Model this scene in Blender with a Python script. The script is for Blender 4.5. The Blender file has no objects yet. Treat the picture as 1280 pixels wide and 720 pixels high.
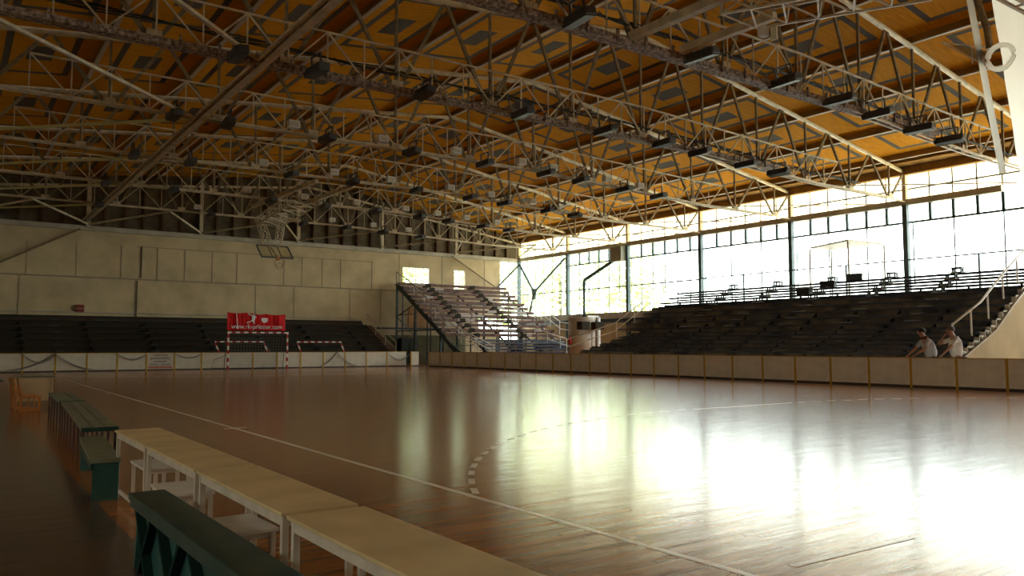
import bpy, bmesh, math, random
from mathutils import Vector, Matrix
random.seed(7)
SC = bpy.context.scene
COL = SC.collection
R = math.radians

# ------------------------------------------------------------------ camera
cam_d = bpy.data.cameras.new('camera'); cam = bpy.data.objects.new('camera', cam_d); COL.objects.link(cam)
yaw, pit = R(35.208), R(4.133)
F = Vector((math.sin(yaw)*math.cos(pit), math.cos(yaw)*math.cos(pit), math.sin(pit)))
RT = Vector((math.cos(yaw), -math.sin(yaw), 0)); UP = RT.cross(F)
m = Matrix((RT, UP, -F)).transposed().to_4x4(); m.translation = Vector((0, 0, 1.2))
cam.matrix_world = m
cam_d.sensor_width = 36; cam_d.lens = 1000.72/1280*36; cam_d.clip_end = 500; cam_d.clip_start = .05
SC.camera = cam

# ------------------------------------------------------------------ light and exposure
WORLD_STRENGTH = 11.8
EXPOSURE = 0.0
SC.view_settings.view_transform = 'Standard'; SC.view_settings.look = 'None'
SC.view_settings.exposure = EXPOSURE; SC.view_settings.gamma = 1.0
SC.view_settings.use_curve_mapping = False
w = bpy.data.worlds.new('overcast'); SC.world = w; w.use_nodes = True
nt = w.node_tree; nt.nodes.clear()
out = nt.nodes.new('ShaderNodeOutputWorld'); bg = nt.nodes.new('ShaderNodeBackground')
tc = nt.nodes.new('ShaderNodeTexCoord'); sep = nt.nodes.new('ShaderNodeSeparateXYZ'); rmp = nt.nodes.new('ShaderNodeValToRGB')
nt.links.new(tc.outputs['Generated'], sep.inputs[0]); nt.links.new(sep.outputs['Z'], rmp.inputs[0])
rmp.color_ramp.elements[0].position = 0.0; rmp.color_ramp.elements[0].color = (.80, .84, .80, 1)
rmp.color_ramp.elements[1].position = .5; rmp.color_ramp.elements[1].color = (.93, .97, 1, 1)
nt.links.new(rmp.outputs[0], bg.inputs[0]); bg.inputs[1].default_value = WORLD_STRENGTH
nt.links.new(bg.outputs[0], out.inputs[0])
SC.cycles.max_bounces = 8; SC.cycles.diffuse_bounces = 5; SC.cycles.glossy_bounces = 4
SC.cycles.transparent_max_bounces = 16
SC.cycles.sample_clamp_indirect = 12
SC.cycles.caustics_reflective = False
SC.cycles.use_denoising = True

def portal(name, loc, rot, sx, sy):
    l = bpy.data.lights.new(name, 'AREA'); l.shape = 'RECTANGLE'; l.size = sx; l.size_y = sy
    l.cycles.is_portal = True
    o = bpy.data.objects.new(name, l); COL.objects.link(o); o.location = loc; o.rotation_euler = rot
portal('window_daylight', (36.62, 21, 6.2), (0, R(90), 0), 6.2, 62)
portal('side_window_daylight', (-10.3, 0, 4.6), (0, R(-90), 0), 1.3, 16.2)

# ------------------------------------------------------------------ materials
MATS = {}
def mat(name, col, rough=.6, metal=0, noise=0, nscale=8, bump=0, spec=None, col2=None):
    if name in MATS: return MATS[name]
    M = bpy.data.materials.new(name); M.use_nodes = True; MATS[name] = M
    t = M.node_tree; b = t.nodes['Principled BSDF']
    b.inputs['Base Color'].default_value = (*col, 1); b.inputs['Roughness'].default_value = rough
    b.inputs['Metallic'].default_value = metal
    if spec is not None: b.inputs['Specular IOR Level'].default_value = spec
    if noise or bump:
        c = t.nodes.new('ShaderNodeTexCoord'); n = t.nodes.new('ShaderNodeTexNoise')
        n.inputs['Scale'].default_value = nscale; n.inputs['Detail'].default_value = 5
        t.links.new(c.outputs['Object'], n.inputs['Vector'])
        if noise:
            mx = t.nodes.new('ShaderNodeMix'); mx.data_type = 'RGBA'
            mx.inputs['A'].default_value = (*col, 1)
            k = col2 or tuple(v*(1-noise) for v in col)
            mx.inputs['B'].default_value = (*k, 1)
            r = t.nodes.new('ShaderNodeMapRange'); r.inputs[1].default_value = .38; r.inputs[2].default_value = .66
            t.links.new(n.outputs[0], r.inputs[0]); t.links.new(r.outputs[0], mx.inputs['Factor'])
            t.links.new(mx.outputs['Result'], b.inputs['Base Color'])
        if bump:
            bp = t.nodes.new('ShaderNodeBump'); bp.inputs['Strength'].default_value = bump; bp.inputs['Distance'].default_value = .01
            t.links.new(n.outputs[0], bp.inputs['Height']); t.links.new(bp.outputs[0], b.inputs['Normal'])
    return M

cream_steel = mat('cream_painted_steel', (.68, .59, .40), .45, noise=.35, nscale=3)
pale_steel = mat('pale_painted_steel', (.62, .58, .48), .4, noise=.2, nscale=5)
brown_steel = mat('brown_web_steel', (.27, .21, .12), .5, noise=.4, nscale=6)
green_steel = mat('dark_green_steel', (.06, .10, .10), .45, noise=.3, nscale=4)
dark_steel = mat('dark_steel', (.03, .035, .04), .4)
white_steel = mat('white_painted_rail', (.86, .86, .84), .3, metal=.0)
tray_mat = mat('dusty_cable_tray', (.10, .065, .05), .7, noise=.6, nscale=11, col2=(.50, .40, .32))
cable_mat = mat('black_cable', (.02, .025, .02), .6)
lamp_mat = mat('dark_lamp_housing', (.05, .045, .045), .5)
ballast_mat = mat('white_ballast_box', (.7, .7, .66), .5)
glass_front = mat('lamp_glass', (.03, .028, .025), .55)
wallpaint = mat('cream_wall_board', (.60, .485, .30), .85, spec=.15, noise=.22, nscale=.9, bump=.1)
beam_mat = mat('cream_beam', (.48, .44, .34), .6, noise=.3, nscale=1.2)
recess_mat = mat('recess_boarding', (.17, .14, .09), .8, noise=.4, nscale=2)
fin_mat = mat('brown_fin', (.10, .05, .025), .7)
olive = mat('olive_wall', (.16, .14, .06), .8, noise=.3, nscale=2)
orange_board = mat('orange_board', (.55, .28, .10), .7, noise=.3, nscale=2)
navy = mat('navy_bench_paint', (.05, .07, .13), .38, noise=.5, nscale=4, col2=(.11, .10, .09))
darkbrown_bench = mat('brown_bench_paint', (.17, .085, .065), .6, noise=.6, nscale=3, spec=.25, col2=(.07, .035, .03))
matte_dark = mat('matte_dark_riser', (.045, .038, .030), .95, spec=.02)
grey_bench = mat('dull_dark_bench', (.060, .058, .045), .9, spec=.04, noise=.5, nscale=3, col2=(.07, .035, .022))
worn_bench = mat('worn_bench_top', (.40, .32, .29), .5, noise=.4, nscale=6)
step_mat = mat('pale_step', (.35, .37, .38), .6)
board_white = mat('white_barrier_board', (.66, .62, .52), .5, noise=.12, nscale=3)
board_cream = mat('cream_barrier_board', (.90, .87, .76), .7, noise=.12, nscale=3, spec=.2)
yellow_post = mat('yellow_post', (.55, .34, .03), .5)
dark_skirt = mat('dark_skirt', (.06, .05, .04), .7)
table_top = mat('pale_ply_top', (.62, .47, .24), .55, noise=.25, nscale=5, col2=(.52, .38, .19))
table_frame = mat('cream_table_frame', (.60, .50, .38), .55, noise=.2, nscale=8)
stool_top = mat('whitish_stool_top', (.62, .54, .44), .55, noise=.15, nscale=9)
brace_green = mat('matte_dark_green', (.012, .03, .024), .9, spec=.05)
green_bench = mat('dark_green_bench_paint', (.012, .042, .035), .3, spec=.14, noise=.6, nscale=5, col2=(.04, .065, .045))
green_panel = mat('bottle_green_panel', (.02, .085, .065), .5, noise=.4, nscale=5)
green_slat = mat('weathered_green_slat', (.19, .20, .13), .6, noise=.4, nscale=9)
pedestal_top = mat('faded_green_top', (.16, .16, .09), .6, noise=.3, nscale=9)
orange_wood = mat('varnished_orange_wood', (.50, .19, .04), .35, noise=.3, nscale=6)
cream_front = mat('cream_desk_front', (.52, .40, .24), .6, noise=.1, nscale=4)
red_paint = mat('red_paint', (.45, .02, .02), .5)
banner_red = mat('red_vinyl', (.66, .012, .010), .6, spec=.12, noise=.3, nscale=3, col2=(.45, .01, .015))
white_print = mat('white_print', (.8, .78, .78), .5)
black_print = mat('black_print', (.03, .03, .03), .5)
netting = mat('grey_net_cord', (.25, .24, .22), .8)
line_paint = mat('white_line_paint', (.85, .76, .62), .22)
faint_line = mat('worn_line_paint', (.36, .20, .10), .13)
skin = mat('skin', (.42, .22, .15), .5)
hair = mat('dark_hair', (.03, .02, .015), .7)
hair_grey = mat('grey_hair', (.10, .09, .085), .7)
shirt_grey = mat('light_grey_shirt', (.52, .53, .58), .8)
shirt_white = mat('white_shirt', (.78, .78, .80), .8)
trouser = mat('dark_trousers', (.04, .04, .06), .8)
leaf = mat('tree_leaves', (.52, .62, .19), .8, noise=.5, nscale=2, col2=(.66, .70, .30))
bark = mat('tree_bark', (.12, .09, .06), .9)
concrete = mat('pale_concrete_column', (.55, .46, .36), .6, noise=.15, nscale=2)
ground_mat = mat('outdoor_ground', (.78, .74, .62), .9, noise=.3, nscale=.4)

def M_nodes(name):
    M = bpy.data.materials.new(name); M.use_nodes = True; MATS[name] = M
    return M, M.node_tree, M.node_tree.nodes['Principled BSDF']

def court_material():
    M, t, b = M_nodes('court_parquet')
    N = t.nodes.new; L = t.links.new
    c = N('ShaderNodeTexCoord')
    # boards run along X
    br = N('ShaderNodeTexBrick'); br.offset = .37; br.squash = 1
    br.inputs['Scale'].default_value = 1; br.inputs['Mortar Size'].default_value = .0015
    br.inputs['Brick Width'].default_value = .9; br.inputs['Row Height'].default_value = .07
    br.inputs['Color1'].default_value = (.42, .150, .030, 1); br.inputs['Color2'].default_value = (.28, .10, .024, 1)
    br.inputs['Mortar'].default_value = (.06, .025, .01, 1)
    L(c.outputs['Object'], br.inputs['Vector'])
    mp = N('ShaderNodeMapping'); mp.inputs['Scale'].default_value = (1.2, 14, 1)
    n = N('ShaderNodeTexNoise'); n.inputs['Scale'].default_value = 1.0; n.inputs['Detail'].default_value = 6
    L(c.outputs['Object'], mp.inputs['Vector']); L(mp.outputs[0], n.inputs['Vector'])
    mx = N('ShaderNodeMix'); mx.data_type = 'RGBA'; mx.blend_type = 'MULTIPLY'; mx.inputs['Factor'].default_value = .8
    cr = N('ShaderNodeValToRGB'); cr.color_ramp.elements[0].position = .3; cr.color_ramp.elements[0].color = (.55, .55, .55, 1)
    cr.color_ramp.elements[1].position = .75; cr.color_ramp.elements[1].color = (1.25, 1.2, 1.1, 1)
    L(n.outputs[0], cr.inputs[0]); L(br.outputs['Color'], mx.inputs['A']); L(cr.outputs[0], mx.inputs['B'])
    # floor colour switches to a darker grey-brown at the left, outside the court
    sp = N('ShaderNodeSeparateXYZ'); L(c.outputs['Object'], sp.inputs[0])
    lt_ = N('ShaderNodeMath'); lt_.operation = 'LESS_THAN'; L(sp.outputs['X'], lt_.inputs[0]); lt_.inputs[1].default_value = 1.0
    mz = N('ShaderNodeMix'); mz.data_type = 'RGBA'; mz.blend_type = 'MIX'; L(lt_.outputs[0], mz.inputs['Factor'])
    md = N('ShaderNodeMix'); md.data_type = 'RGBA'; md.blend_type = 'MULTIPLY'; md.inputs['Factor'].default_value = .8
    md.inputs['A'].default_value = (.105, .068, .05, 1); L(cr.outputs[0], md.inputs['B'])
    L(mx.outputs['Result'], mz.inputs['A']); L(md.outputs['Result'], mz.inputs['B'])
    L(mz.outputs['Result'], b.inputs['Base Color'])
    # waviness of old varnished boards
    mp2 = N('ShaderNodeMapping'); mp2.inputs['Scale'].default_value = (.8, 5.0, 1)
    n2 = N('ShaderNodeTexNoise'); n2.inputs['Scale'].default_value = 1.1; n2.inputs['Detail'].default_value = 4
    L(c.outputs['Object'], mp2.inputs['Vector']); L(mp2.outputs[0], n2.inputs['Vector'])
    bp = N('ShaderNodeBump'); bp.inputs['Strength'].default_value = .34; bp.inputs['Distance'].default_value = .008
    L(n2.outputs[0], bp.inputs['Height']); L(bp.outputs[0], b.inputs['Normal'])
    rr = N('ShaderNodeMapRange'); rr.inputs[3].default_value = .13; rr.inputs[4].default_value = .23
    L(n.outputs[0], rr.inputs[0]); L(rr.outputs[0], b.inputs['Roughness'])
    b.inputs['Specular IOR Level'].default_value = .78
    return M
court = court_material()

def ceiling_material():
    M, t, b = M_nodes('ochre_ceiling_boards')
    N = t.nodes.new; L = t.links.new
    c = N('ShaderNodeTexCoord'); s = N('ShaderNodeSeparateXYZ'); L(c.outputs['Object'], s.inputs[0])
    def mth(op, a, bb=None):
        k = N('ShaderNodeMath'); k.operation = op
        for i, v in enumerate((a, bb)):
            if v is None: continue
            if isinstance(v, (int, float)): k.inputs[i].default_value = v
            else: L(v, k.inputs[i])
        return k.outputs[0]
    def cell(v, o, p):
        q = mth('DIVIDE', mth('SUBTRACT', v, o), p)
        return mth('ABSOLUTE', mth('MULTIPLY', mth('SUBTRACT', mth('SUBTRACT', q, mth('FLOOR', q)), .5), p))
    u = cell(s.outputs['X'], 19.3-31.3, 3.13); v = cell(s.outputs['Y'], 19.63-62.14, 6.214)
    def rect(a, bb): return mth('MULTIPLY', mth('LESS_THAN', u, a), mth('LESS_THAN', v, bb))
    ring = mth('SUBTRACT', rect(1.0, 2.3), rect(.80, 2.07))
    mask = mth('ADD', ring, rect(.36, .72))
    # only between the ridge region and the row before the eaves
    mask = mth('MULTIPLY', mask, mth('LESS_THAN', s.outputs['X'], 34.95))
    mp = N('ShaderNodeMapping'); mp.inputs['Scale'].default_value = (3.0, 26, 3)
    n = N('ShaderNodeTexNoise'); n.inputs['Scale'].default_value = .6; n.inputs['Detail'].default_value = 4
    L(c.outputs['Object'], mp.inputs['Vector']); L(mp.outputs[0], n.inputs['Vector'])
    cr = N('ShaderNodeValToRGB'); cr.color_ramp.elements[0].position = .3; cr.color_ramp.elements[0].color = (.56, .232, .010, 1)
    cr.color_ramp.elements[1].position = .7; cr.color_ramp.elements[1].color = (.76, .35, .015, 1)
    L(n.outputs[0], cr.inputs[0])
    mx = N('ShaderNodeMix'); mx.data_type = 'RGBA'; L(mask, mx.inputs['Factor']); L(cr.outputs[0], mx.inputs['A'])
    mx.inputs['B'].default_value = (.135, .125, .105, 1)
    L(mx.outputs['Result'], b.inputs['Base Color']); b.inputs['Roughness'].default_value = .8; b.inputs['Specular IOR Level'].default_value = .08
    return M
ceil_mat = ceiling_material()
purlin_mat = mat('dark_brown_purlin', (.36, .20, .06), .8, noise=.3, nscale=2, spec=.1)
flange_mat = mat('pale_purlin_flange', (.55, .50, .40), .5)

def glass_material(name, tint, trans, haze=0.0):
    M = bpy.data.materials.new(name); M.use_nodes = True; MATS[name] = M
    t = M.node_tree; t.nodes.clear(); N = t.nodes.new; L = t.links.new
    o = N('ShaderNodeOutputMaterial'); tr = N('ShaderNodeBsdfTransparent'); tr.inputs[0].default_value = (*tint, 1)
    gl = N('ShaderNodeBsdfGlossy'); gl.inputs['Roughness'].default_value = .05
    m1 = N('ShaderNodeMixShader'); m1.inputs[0].default_value = 1-trans
    L(tr.outputs[0], m1.inputs[1]); L(gl.outputs[0], m1.inputs[2])
    if haze:
        tl = N('ShaderNodeBsdfTranslucent'); tl.inputs[0].default_value = (*tint, 1)
        m2 = N('ShaderNodeMixShader'); m2.inputs[0].default_value = haze
        L(m1.outputs[0], m2.inputs[1]); L(tl.outputs[0], m2.inputs[2]); L(m2.outputs[0], o.inputs[0])
    else: L(m1.outputs[0], o.inputs[0])
    return M
glass = glass_material('window_glass', (.92, .95, .93), .93)
glass_hazy = glass_material('yellowed_glazing', (.95, .88, .70), .95, haze=.55)
sheet_mat = glass_material('white_translucent_sheet', (.97, .97, .95), .97, haze=.97)

# ------------------------------------------------------------------ helpers
def wmat(o):
    M = o.matrix_parent_inverse @ o.matrix_basis
    return wmat(o.parent) @ M if o.parent else o.matrix_basis.copy()

class MB:
    def __init__(s): s.v = []; s.f = []
    def box(s, x0, x1, y0, y1, z0, z1):
        n = len(s.v)
        s.v += [(x0, y0, z0), (x1, y0, z0), (x1, y1, z0), (x0, y1, z0), (x0, y0, z1), (x1, y0, z1), (x1, y1, z1), (x0, y1, z1)]
        s.f += [tuple(n+i for i in q) for q in ((0, 3, 2, 1), (4, 5, 6, 7), (0, 1, 5, 4), (1, 2, 6, 5), (2, 3, 7, 6), (3, 0, 4, 7))]
        return s
    def bar(s, p, q, w, h, up=(0, 0, 1)):
        p = Vector(p); q = Vector(q); d = (q-p).normalized(); u = Vector(up)
        a = d.cross(u)
        if a.length < 1e-4: a = d.cross(Vector((1, 0, 0)))
        a.normalize(); b = a.cross(d).normalized(); a *= w/2; b *= h/2
        n = len(s.v)
        for c in (p, q):
            s.v += [tuple(c-a-b), tuple(c+a-b), tuple(c+a+b), tuple(c-a+b)]
        s.f += [tuple(n+i for i in k) for k in ((0, 1, 2, 3), (7, 6, 5, 4), (0, 4, 5, 1), (1, 5, 6, 2), (2, 6, 7, 3), (3, 7, 4, 0))]
        return s
    def tube(s, pts, r, n=8):
        pts = [Vector(p) for p in pts]; base = len(s.v)
        for i, p in enumerate(pts):
            d = (pts[min(i+1, len(pts)-1)]-pts[max(i-1, 0)]).normalized()
            a = d.cross(Vector((0, 0, 1)))
            if a.length < 1e-3: a = d.cross(Vector((1, 0, 0)))
            a.normalize(); b = a.cross(d)
            rr = r[i] if isinstance(r, (list, tuple)) else r
            for k in range(n):
                t = 2*math.pi*k/n; s.v.append(tuple(p+a*math.cos(t)*rr+b*math.sin(t)*rr))
        for i in range(len(pts)-1):
            for k in range(n):
                s.f.append((base+i*n+k, base+i*n+(k+1) % n, base+(i+1)*n+(k+1) % n, base+(i+1)*n+k))
        s.f.append(tuple(base+k for k in reversed(range(n)))); s.f.append(tuple(base+(len(pts)-1)*n+k for k in range(n)))
        return s
    def ring(s, c, R0, r, nrm=(0, 0, 1), n=20, a0=0, a1=360):
        nrm = Vector(nrm).normalized(); a = nrm.orthogonal().normalized(); b = nrm.cross(a); c = Vector(c)
        cnt = n+1
        s.tube([c+a*math.cos(R(a0+(a1-a0)*i/n))*R0+b*math.sin(R(a0+(a1-a0)*i/n))*R0 for i in range(cnt)], r, 6)
        return s
    def poly(s, pts, thick):   # planar polygon extruded by vector thick
        n = len(s.v); k = len(pts); th = Vector(thick)
        s.v += [tuple(Vector(p)) for p in pts]+[tuple(Vector(p)+th) for p in pts]
        s.f.append(tuple(n+i for i in reversed(range(k)))); s.f.append(tuple(n+k+i for i in range(k)))
        for i in range(k): s.f.append((n+i, n+(i+1) % k, n+k+(i+1) % k, n+k+i))
        return s
    def build(s, name, material, parent=None, local=False, bevel=0, smooth=False):
        me = bpy.data.meshes.new(name); me.from_pydata([tuple(v) for v in s.v], [], s.f); me.update()
        bm = bmesh.new(); bm.from_mesh(me); bmesh.ops.recalc_face_normals(bm, faces=bm.faces); bm.to_mesh(me); bm.free()
        me.materials.append(material)
        if smooth:
            for p in me.polygons: p.use_smooth = len(p.vertices) == 4
        o = bpy.data.objects.new(name, me); COL.objects.link(o)
        if parent:
            o.parent = parent
            if not local: o.matrix_parent_inverse = wmat(parent).inverted()
        if bevel:
            mod = o.modifiers.new('bevel', 'BEVEL'); mod.width = bevel; mod.segments = 2; mod.limit_method = 'ANGLE'
        return o

def tag(o, label=None, cat=None, group=None, kind=None):
    if label: o['label'] = label
    if cat: o['category'] = cat
    if group: o['group'] = group
    if kind: o['kind'] = kind
    return o
def thing(name, label, cat, loc=(0, 0, 0), rz=0, group=None):
    o = bpy.data.objects.new(name, None); COL.objects.link(o); o.location = loc; o.rotation_euler = (0, 0, rz)
    o.empty_display_size = .2
    return tag(o, label, cat, group)
def struct(name, mb, material, parent=None, **k):
    o = mb.build(name, material, parent, **k)
    if not parent: o['kind'] = 'structure'
    return o
def copy_tree(o, parent=None):
    c = o.copy(); COL.objects.link(c)
    if parent: c.parent = parent
    for ch in list(o.children): copy_tree(ch, c)
    return c
def text_mesh(body, size, depth=.004):
    cu = bpy.data.curves.new('txt', 'FONT'); cu.body = body; cu.size = size; cu.extrude = depth
    cu.align_x = 'CENTER'; cu.align_y = 'CENTER'
    o = bpy.data.objects.new('txt', cu); COL.objects.link(o)
    bpy.context.view_layer.update()
    me = bpy.data.meshes.new_from_object(o.evaluated_get(bpy.context.evaluated_depsgraph_get()))
    bpy.data.objects.remove(o); bpy.data.curves.remove(cu)
    return me
def lettering(name, body, size, material, loc, rot, parent, sx=1):
    me = text_mesh(body, size); me.materials.clear(); me.materials.append(material)
    o = bpy.data.objects.new(name, me); COL.objects.link(o); o.parent = parent
    o.matrix_parent_inverse = wmat(parent).inverted()
    o.location = loc; o.rotation_euler = rot; o.scale = (sx, 1, 1)
    return o

# ------------------------------------------------------------------ dimensions
DC = 6.214; YE = 50.7; XW = 36.5; XL = -10.0; YN = -14.0
TY = [YE-DC*k for k in range(0, 9)]           # frame lines
P = 3.13
PX = [19.3+P*i for i in range(-9, 6)]         # purlin lines
def zt(x): return 12-.107*(19.3-x) if x < 19.3 else 12-.159*(x-19.3)
def zb(x):
    if x < 19.3: return 8.33
    return max(7.95, 8.33-.038*(x-19.3))

# ------------------------------------------------------------------ floor, walls, ceiling
struct('ground', MB().box(-60, 120, -60, 130, -.4, -.12), ground_mat)
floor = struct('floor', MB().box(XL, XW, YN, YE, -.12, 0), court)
def line(name, mb): return mb.build(name, line_paint, floor)
LW = .05; zl = .0025
line('court_line', MB().box(3.47, 3.52, 1.5, 41.2, 0, zl))
line('court_line', MB().box(22.4, 22.45, 1.5, 41.2, 0, zl))
line('court_line', MB().box(3.52, 22.4, 41.15, 41.2, 0, zl))
line('court_line', MB().box(3.52, 22.4, 1.5, 1.55, 0, zl))
MB().box(3.52, 22.4, 21.3, 21.35, 0, zl).build('court_line', faint_line, floor)
line('court_line', MB().bar((3.83, 2.77, zl/2), (5.00, 2.74, zl/2), .05, zl))
line('court_line', MB().box(3.35, 3.66, 11.95, 12.0, zl, zl*2))
def arc(cx, cy, sy, rad, dashed):
    m = MB(); pts = []
    n = 60
    for i in range(n+1):
        a = math.pi/2*i/n; pts.append((cx+1.5+math.sin(a)*0+math.cos(a)*rad, cy+sy*math.sin(a)*rad))
    for i in range(n+1):
        a = math.pi/2+math.pi/2*i/n; pts.append((cx-1.5+math.cos(a)*rad, cy+sy*math.sin(a)*rad))
    acc = 0
    for i in range(len(pts)-1):
        p, q = pts[i], pts[i+1]
        if (dashed and i % 2) : continue
        if not (3.5 < p[0] < 22.4 and 3.5 < q[0] < 22.4): continue
        d = Vector((q[0]-p[0], q[1]-p[1], 0)); 
        if d.length < 1e-5: continue
        m.bar((p[0], p[1], zl*.8), (q[0], q[1], zl*.8), .06 if dashed else .05, zl)
    m.build('court_arc', line_paint if dashed else faint_line, floor)
for cy, sy in ((1.5, 1), (41.2, -1)):
    arc(13.1, cy, sy, 9, True)
    if sy < 0: arc(13.1, cy, sy, 6, False)

ceiling = struct('ceiling', MB().poly([(PX[0]-.6, YN, zt(PX[0]-.6)+.32), (19.3, YN, 12.32), (XW+.6, YN, zt(XW+.5)+.32), (XW+.6, YN, zt(XW+.5)+.5), (19.3, YN, 12.6), (PX[0]-.6, YN, zt(PX[0]-.6)+.5)], (0, YE-YN+.5, 0)), ceil_mat)
for i, x in enumerate(PX):
    z0 = zt(x)+.10
    MB().box(x-.075, x+.075, YN, YE, z0+.03, z0+.25).build('purlin', purlin_mat, ceiling)
    MB().box(x-.065, x+.065, YN, YE, z0, z0+.03).build('purlin_flange', flange_mat, ceiling)
# eaves fascia on the window side
struct('trim_1', MB().box(36.1, 36.45, YN, YE, 9.15, 9.5), purlin_mat)
struct('trim_2', MB().box(35.25, 36.48, YN, YE, 9.52, 9.60), purlin_mat)

# far end wall (cream boarding in panels), with two windows, a glazed corner strip and a low window
WIN = [(26.3, 28.45, 5.45, 6.82), (30.55, 31.5, 5.35, 6.82)]
def wall_with_holes(name, x0, x1, z0, z1, holes, y0, y1, material):
    xs = sorted({x0, x1, *[h[0] for h in holes], *[h[1] for h in holes]}); zs = sorted({z0, z1, *[h[2] for h in holes], *[h[3] for h in holes]})
    m = MB()
    for a, b in zip(xs, xs[1:]):
        for c, d in zip(zs, zs[1:]):
            if any(h[0] <= (a+b)/2 <= h[1] and h[2] <= (c+d)/2 <= h[3] for h in holes): continue
            m.box(a, b, y0, y1, c, d)
    return struct(name, m, material)
wall_with_holes('wall_end', XL, 34.65, 0, 7.72, WIN+[(32.7, 34.65, 2.3, 3.4)], YE, YE+.25, wallpaint)
struct('wall_corner', MB().box(34.65, XW, YE, YE+.25, 0, 1.6), wallpaint)
struct('trim_3', MB().box(XL, XW, YE-.22, YE+.25, 7.72, 7.98), beam_mat)
# panel joints
j = MB()
for x in [-8, -5.2, -2.5, .5, 3.4, 5.8, 8.1, 10.05, 11.6, 13.2, 14.7, 17.7, 18.9, 20.3, 21.6, 23.9, 26, 29.5, 33.2]:
    j.box(x-.02, x+.02, YE-.02, YE, 5.12, 7.0 if x < 24 else 7.7)
for x in [-6, -1, 3.1, 8.9, 15.9, 18.4, 22.3, 24.6]:
    j.box(x-.02, x+.02, YE-.02, YE, 2.75, 5.02)
j.box(XL, 26, YE-.035, YE, 5.03, 5.11); j.box(8.9, 24, YE-.02, YE, 6.98, 7.02)
struct('trim_4', j, mat('joint', (.30, .25, .17), .8))
struct('trim_5', MB().box(XL, 23.2, YE-.30, YE-.05, 2.74, 2.80).box(XL, 23.2, YE-.12, YE, 3.06, 3.12), beam_mat)
struct('trim_6', MB().box(8.95, 9.01, YE-.06, YE-.035, 2.8, 5.0).box(9.15, 9.2, YE-.06, YE-.02, 5.15, 7.0), fin_mat)
# dark lower part behind the stands
struct('trim_7', MB().box(XL, 23.2, YE-.06, YE-.03, 0, 2.74), olive)
struct('trim_8', MB().box(24.9, 31.5, YE-.05, YE-.02, 0, 1.95), olive)
struct('trim_9', MB().box(26.75, 28.6, YE-.08, YE-.03, 2.45, 3.95), orange_board)
struct('trim_10', MB().box(23.2, 31, YE-.12, YE-.03, 2.36, 2.48), dark_steel)
# recess above the end wall beam: boarding with brown fins
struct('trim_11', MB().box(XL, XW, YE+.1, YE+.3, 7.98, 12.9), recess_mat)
fins = MB(); x = XL+.5
while x < 36:
    fins.box(x-.05, x+.05, YE-.14, YE+.1, 7.98, zt(x)+.62); x += 1.04
struct('trim_12', fins, fin_mat)

def window(name, x0, x1, z0, z1, nx, nz, y=YE):
    f = MB(); t = .05
    f.box(x0, x1, y+.08, y+.16, z0, z0+t); f.box(x0, x1, y+.08, y+.16, z1-t, z1)
    for i in range(nx+1):
        x = x0+(x1-x0)*i/nx; f.box(max(x0, x-t/2), min(x1, x+t/2), y+.08, y+.16, z0, z1)
    for i in range(1, nz): z = z0+(z1-z0)*i/nz; f.box(x0, x1, y+.09, y+.15, z-.02, z+.02)
    o = struct(name, f, pale_steel)
    MB().box(x0, x1, y+.115, y+.125, z0, z1).build('pane', glass, o)
    return o
window('window_1', *WIN[0], 4, 3); window('window_2', *WIN[1], 2, 3)
window('window_3', 34.65, 36.4, 1.6, 7.72, 2, 4); window('window_4', 32.7, 34.65, 2.3, 3.4, 4, 2)

# window wall on the right: sill wall, beam, grid of glazing bars
Y0 = YN
struct('wall_right', MB().box(XW, XW+.25, YN, YE, 0, 2.75), wallpaint)
struct('trim_13', MB().box(XW-.35, XW+.25, YN, YE, 3.02, 3.42), beam_mat)
struct('trim_14', MB().box(XW+.05, XW+.25, YN, YE, 2.75, 3.02), dark_steel)
struct('trim_15', MB().box(XW-.22, XW+.15, 15.45, YE, 7.74, 8.02).box(XW-.22, XW+.15, YN, 14.6, 7.74, 8.02), beam_mat)
bars = MB(); thick = MB()
yy = [YE-DC*k/6 for k in range(0, int((YE-YN)/DC*6)+1)]
for i, y in enumerate(yy):
    k, r = divmod(i, 6)
    if r and k >= 1: thick.box(XW-.02, XW+.1, y-.06, y+.06, 6.98, 7.74)
    if r and (k < 3 or r % 2 == 0): bars.box(XW+.0, XW+.05, y-.025, y+.025, 3.42, 7.74)
    if r: bars.box(XW+.0, XW+.05, y-.028, y+.028, 8.02, 9.2)
thick.box(XW-.02, XW+.1, YN, YE-DC, 6.90, 6.99)
bars.box(XW, XW+.05, 31.9, YE, 5.10, 5.18)
bars.box(XW, XW+.05, YN, YE, 8.48, 8.55)
win = struct('window_5', bars, mat('thin_glazing_bar', (.16, .18, .18), .5))
thick.build('transom_mullions', green_steel, win)
MB().box(XW+.02, XW+.03, YN, YE, 3.42, 7.74).build('pane', glass, win)
MB().box(XW+.02, XW+.03, YN, YE, 8.02, 9.2).build('clerestory_pane', glass_hazy, win)
struct('wall_left', MB().box(XL-.25, XL, YN, YE, 0, 4).box(XL-.25, XL, YN, YE, 5.2, 10).box(XL-.25, XL, YN, -8, 4, 5.2).box(XL-.25, XL, 8, YE, 4, 5.2), wallpaint)
m = MB(); m.box(XL-.15, XL-.05, -8, 8, 4, 4.05).box(XL-.15, XL-.05, -8, 8, 5.15, 5.2)
for i in range(17): m.box(XL-.15, XL-.05, -8+i-.02 if i else -8, -8+i+.02 if i < 16 else 8, 4, 5.2)
o = struct('window_6', m, pale_steel); MB().box(XL-.11, XL-.10, -8, 8, 4.0, 5.2).build('pane', glass, o)
struct('wall_near', MB().box(XL, XW, YN-.25, YN, 0, 12.9), wallpaint)

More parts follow.
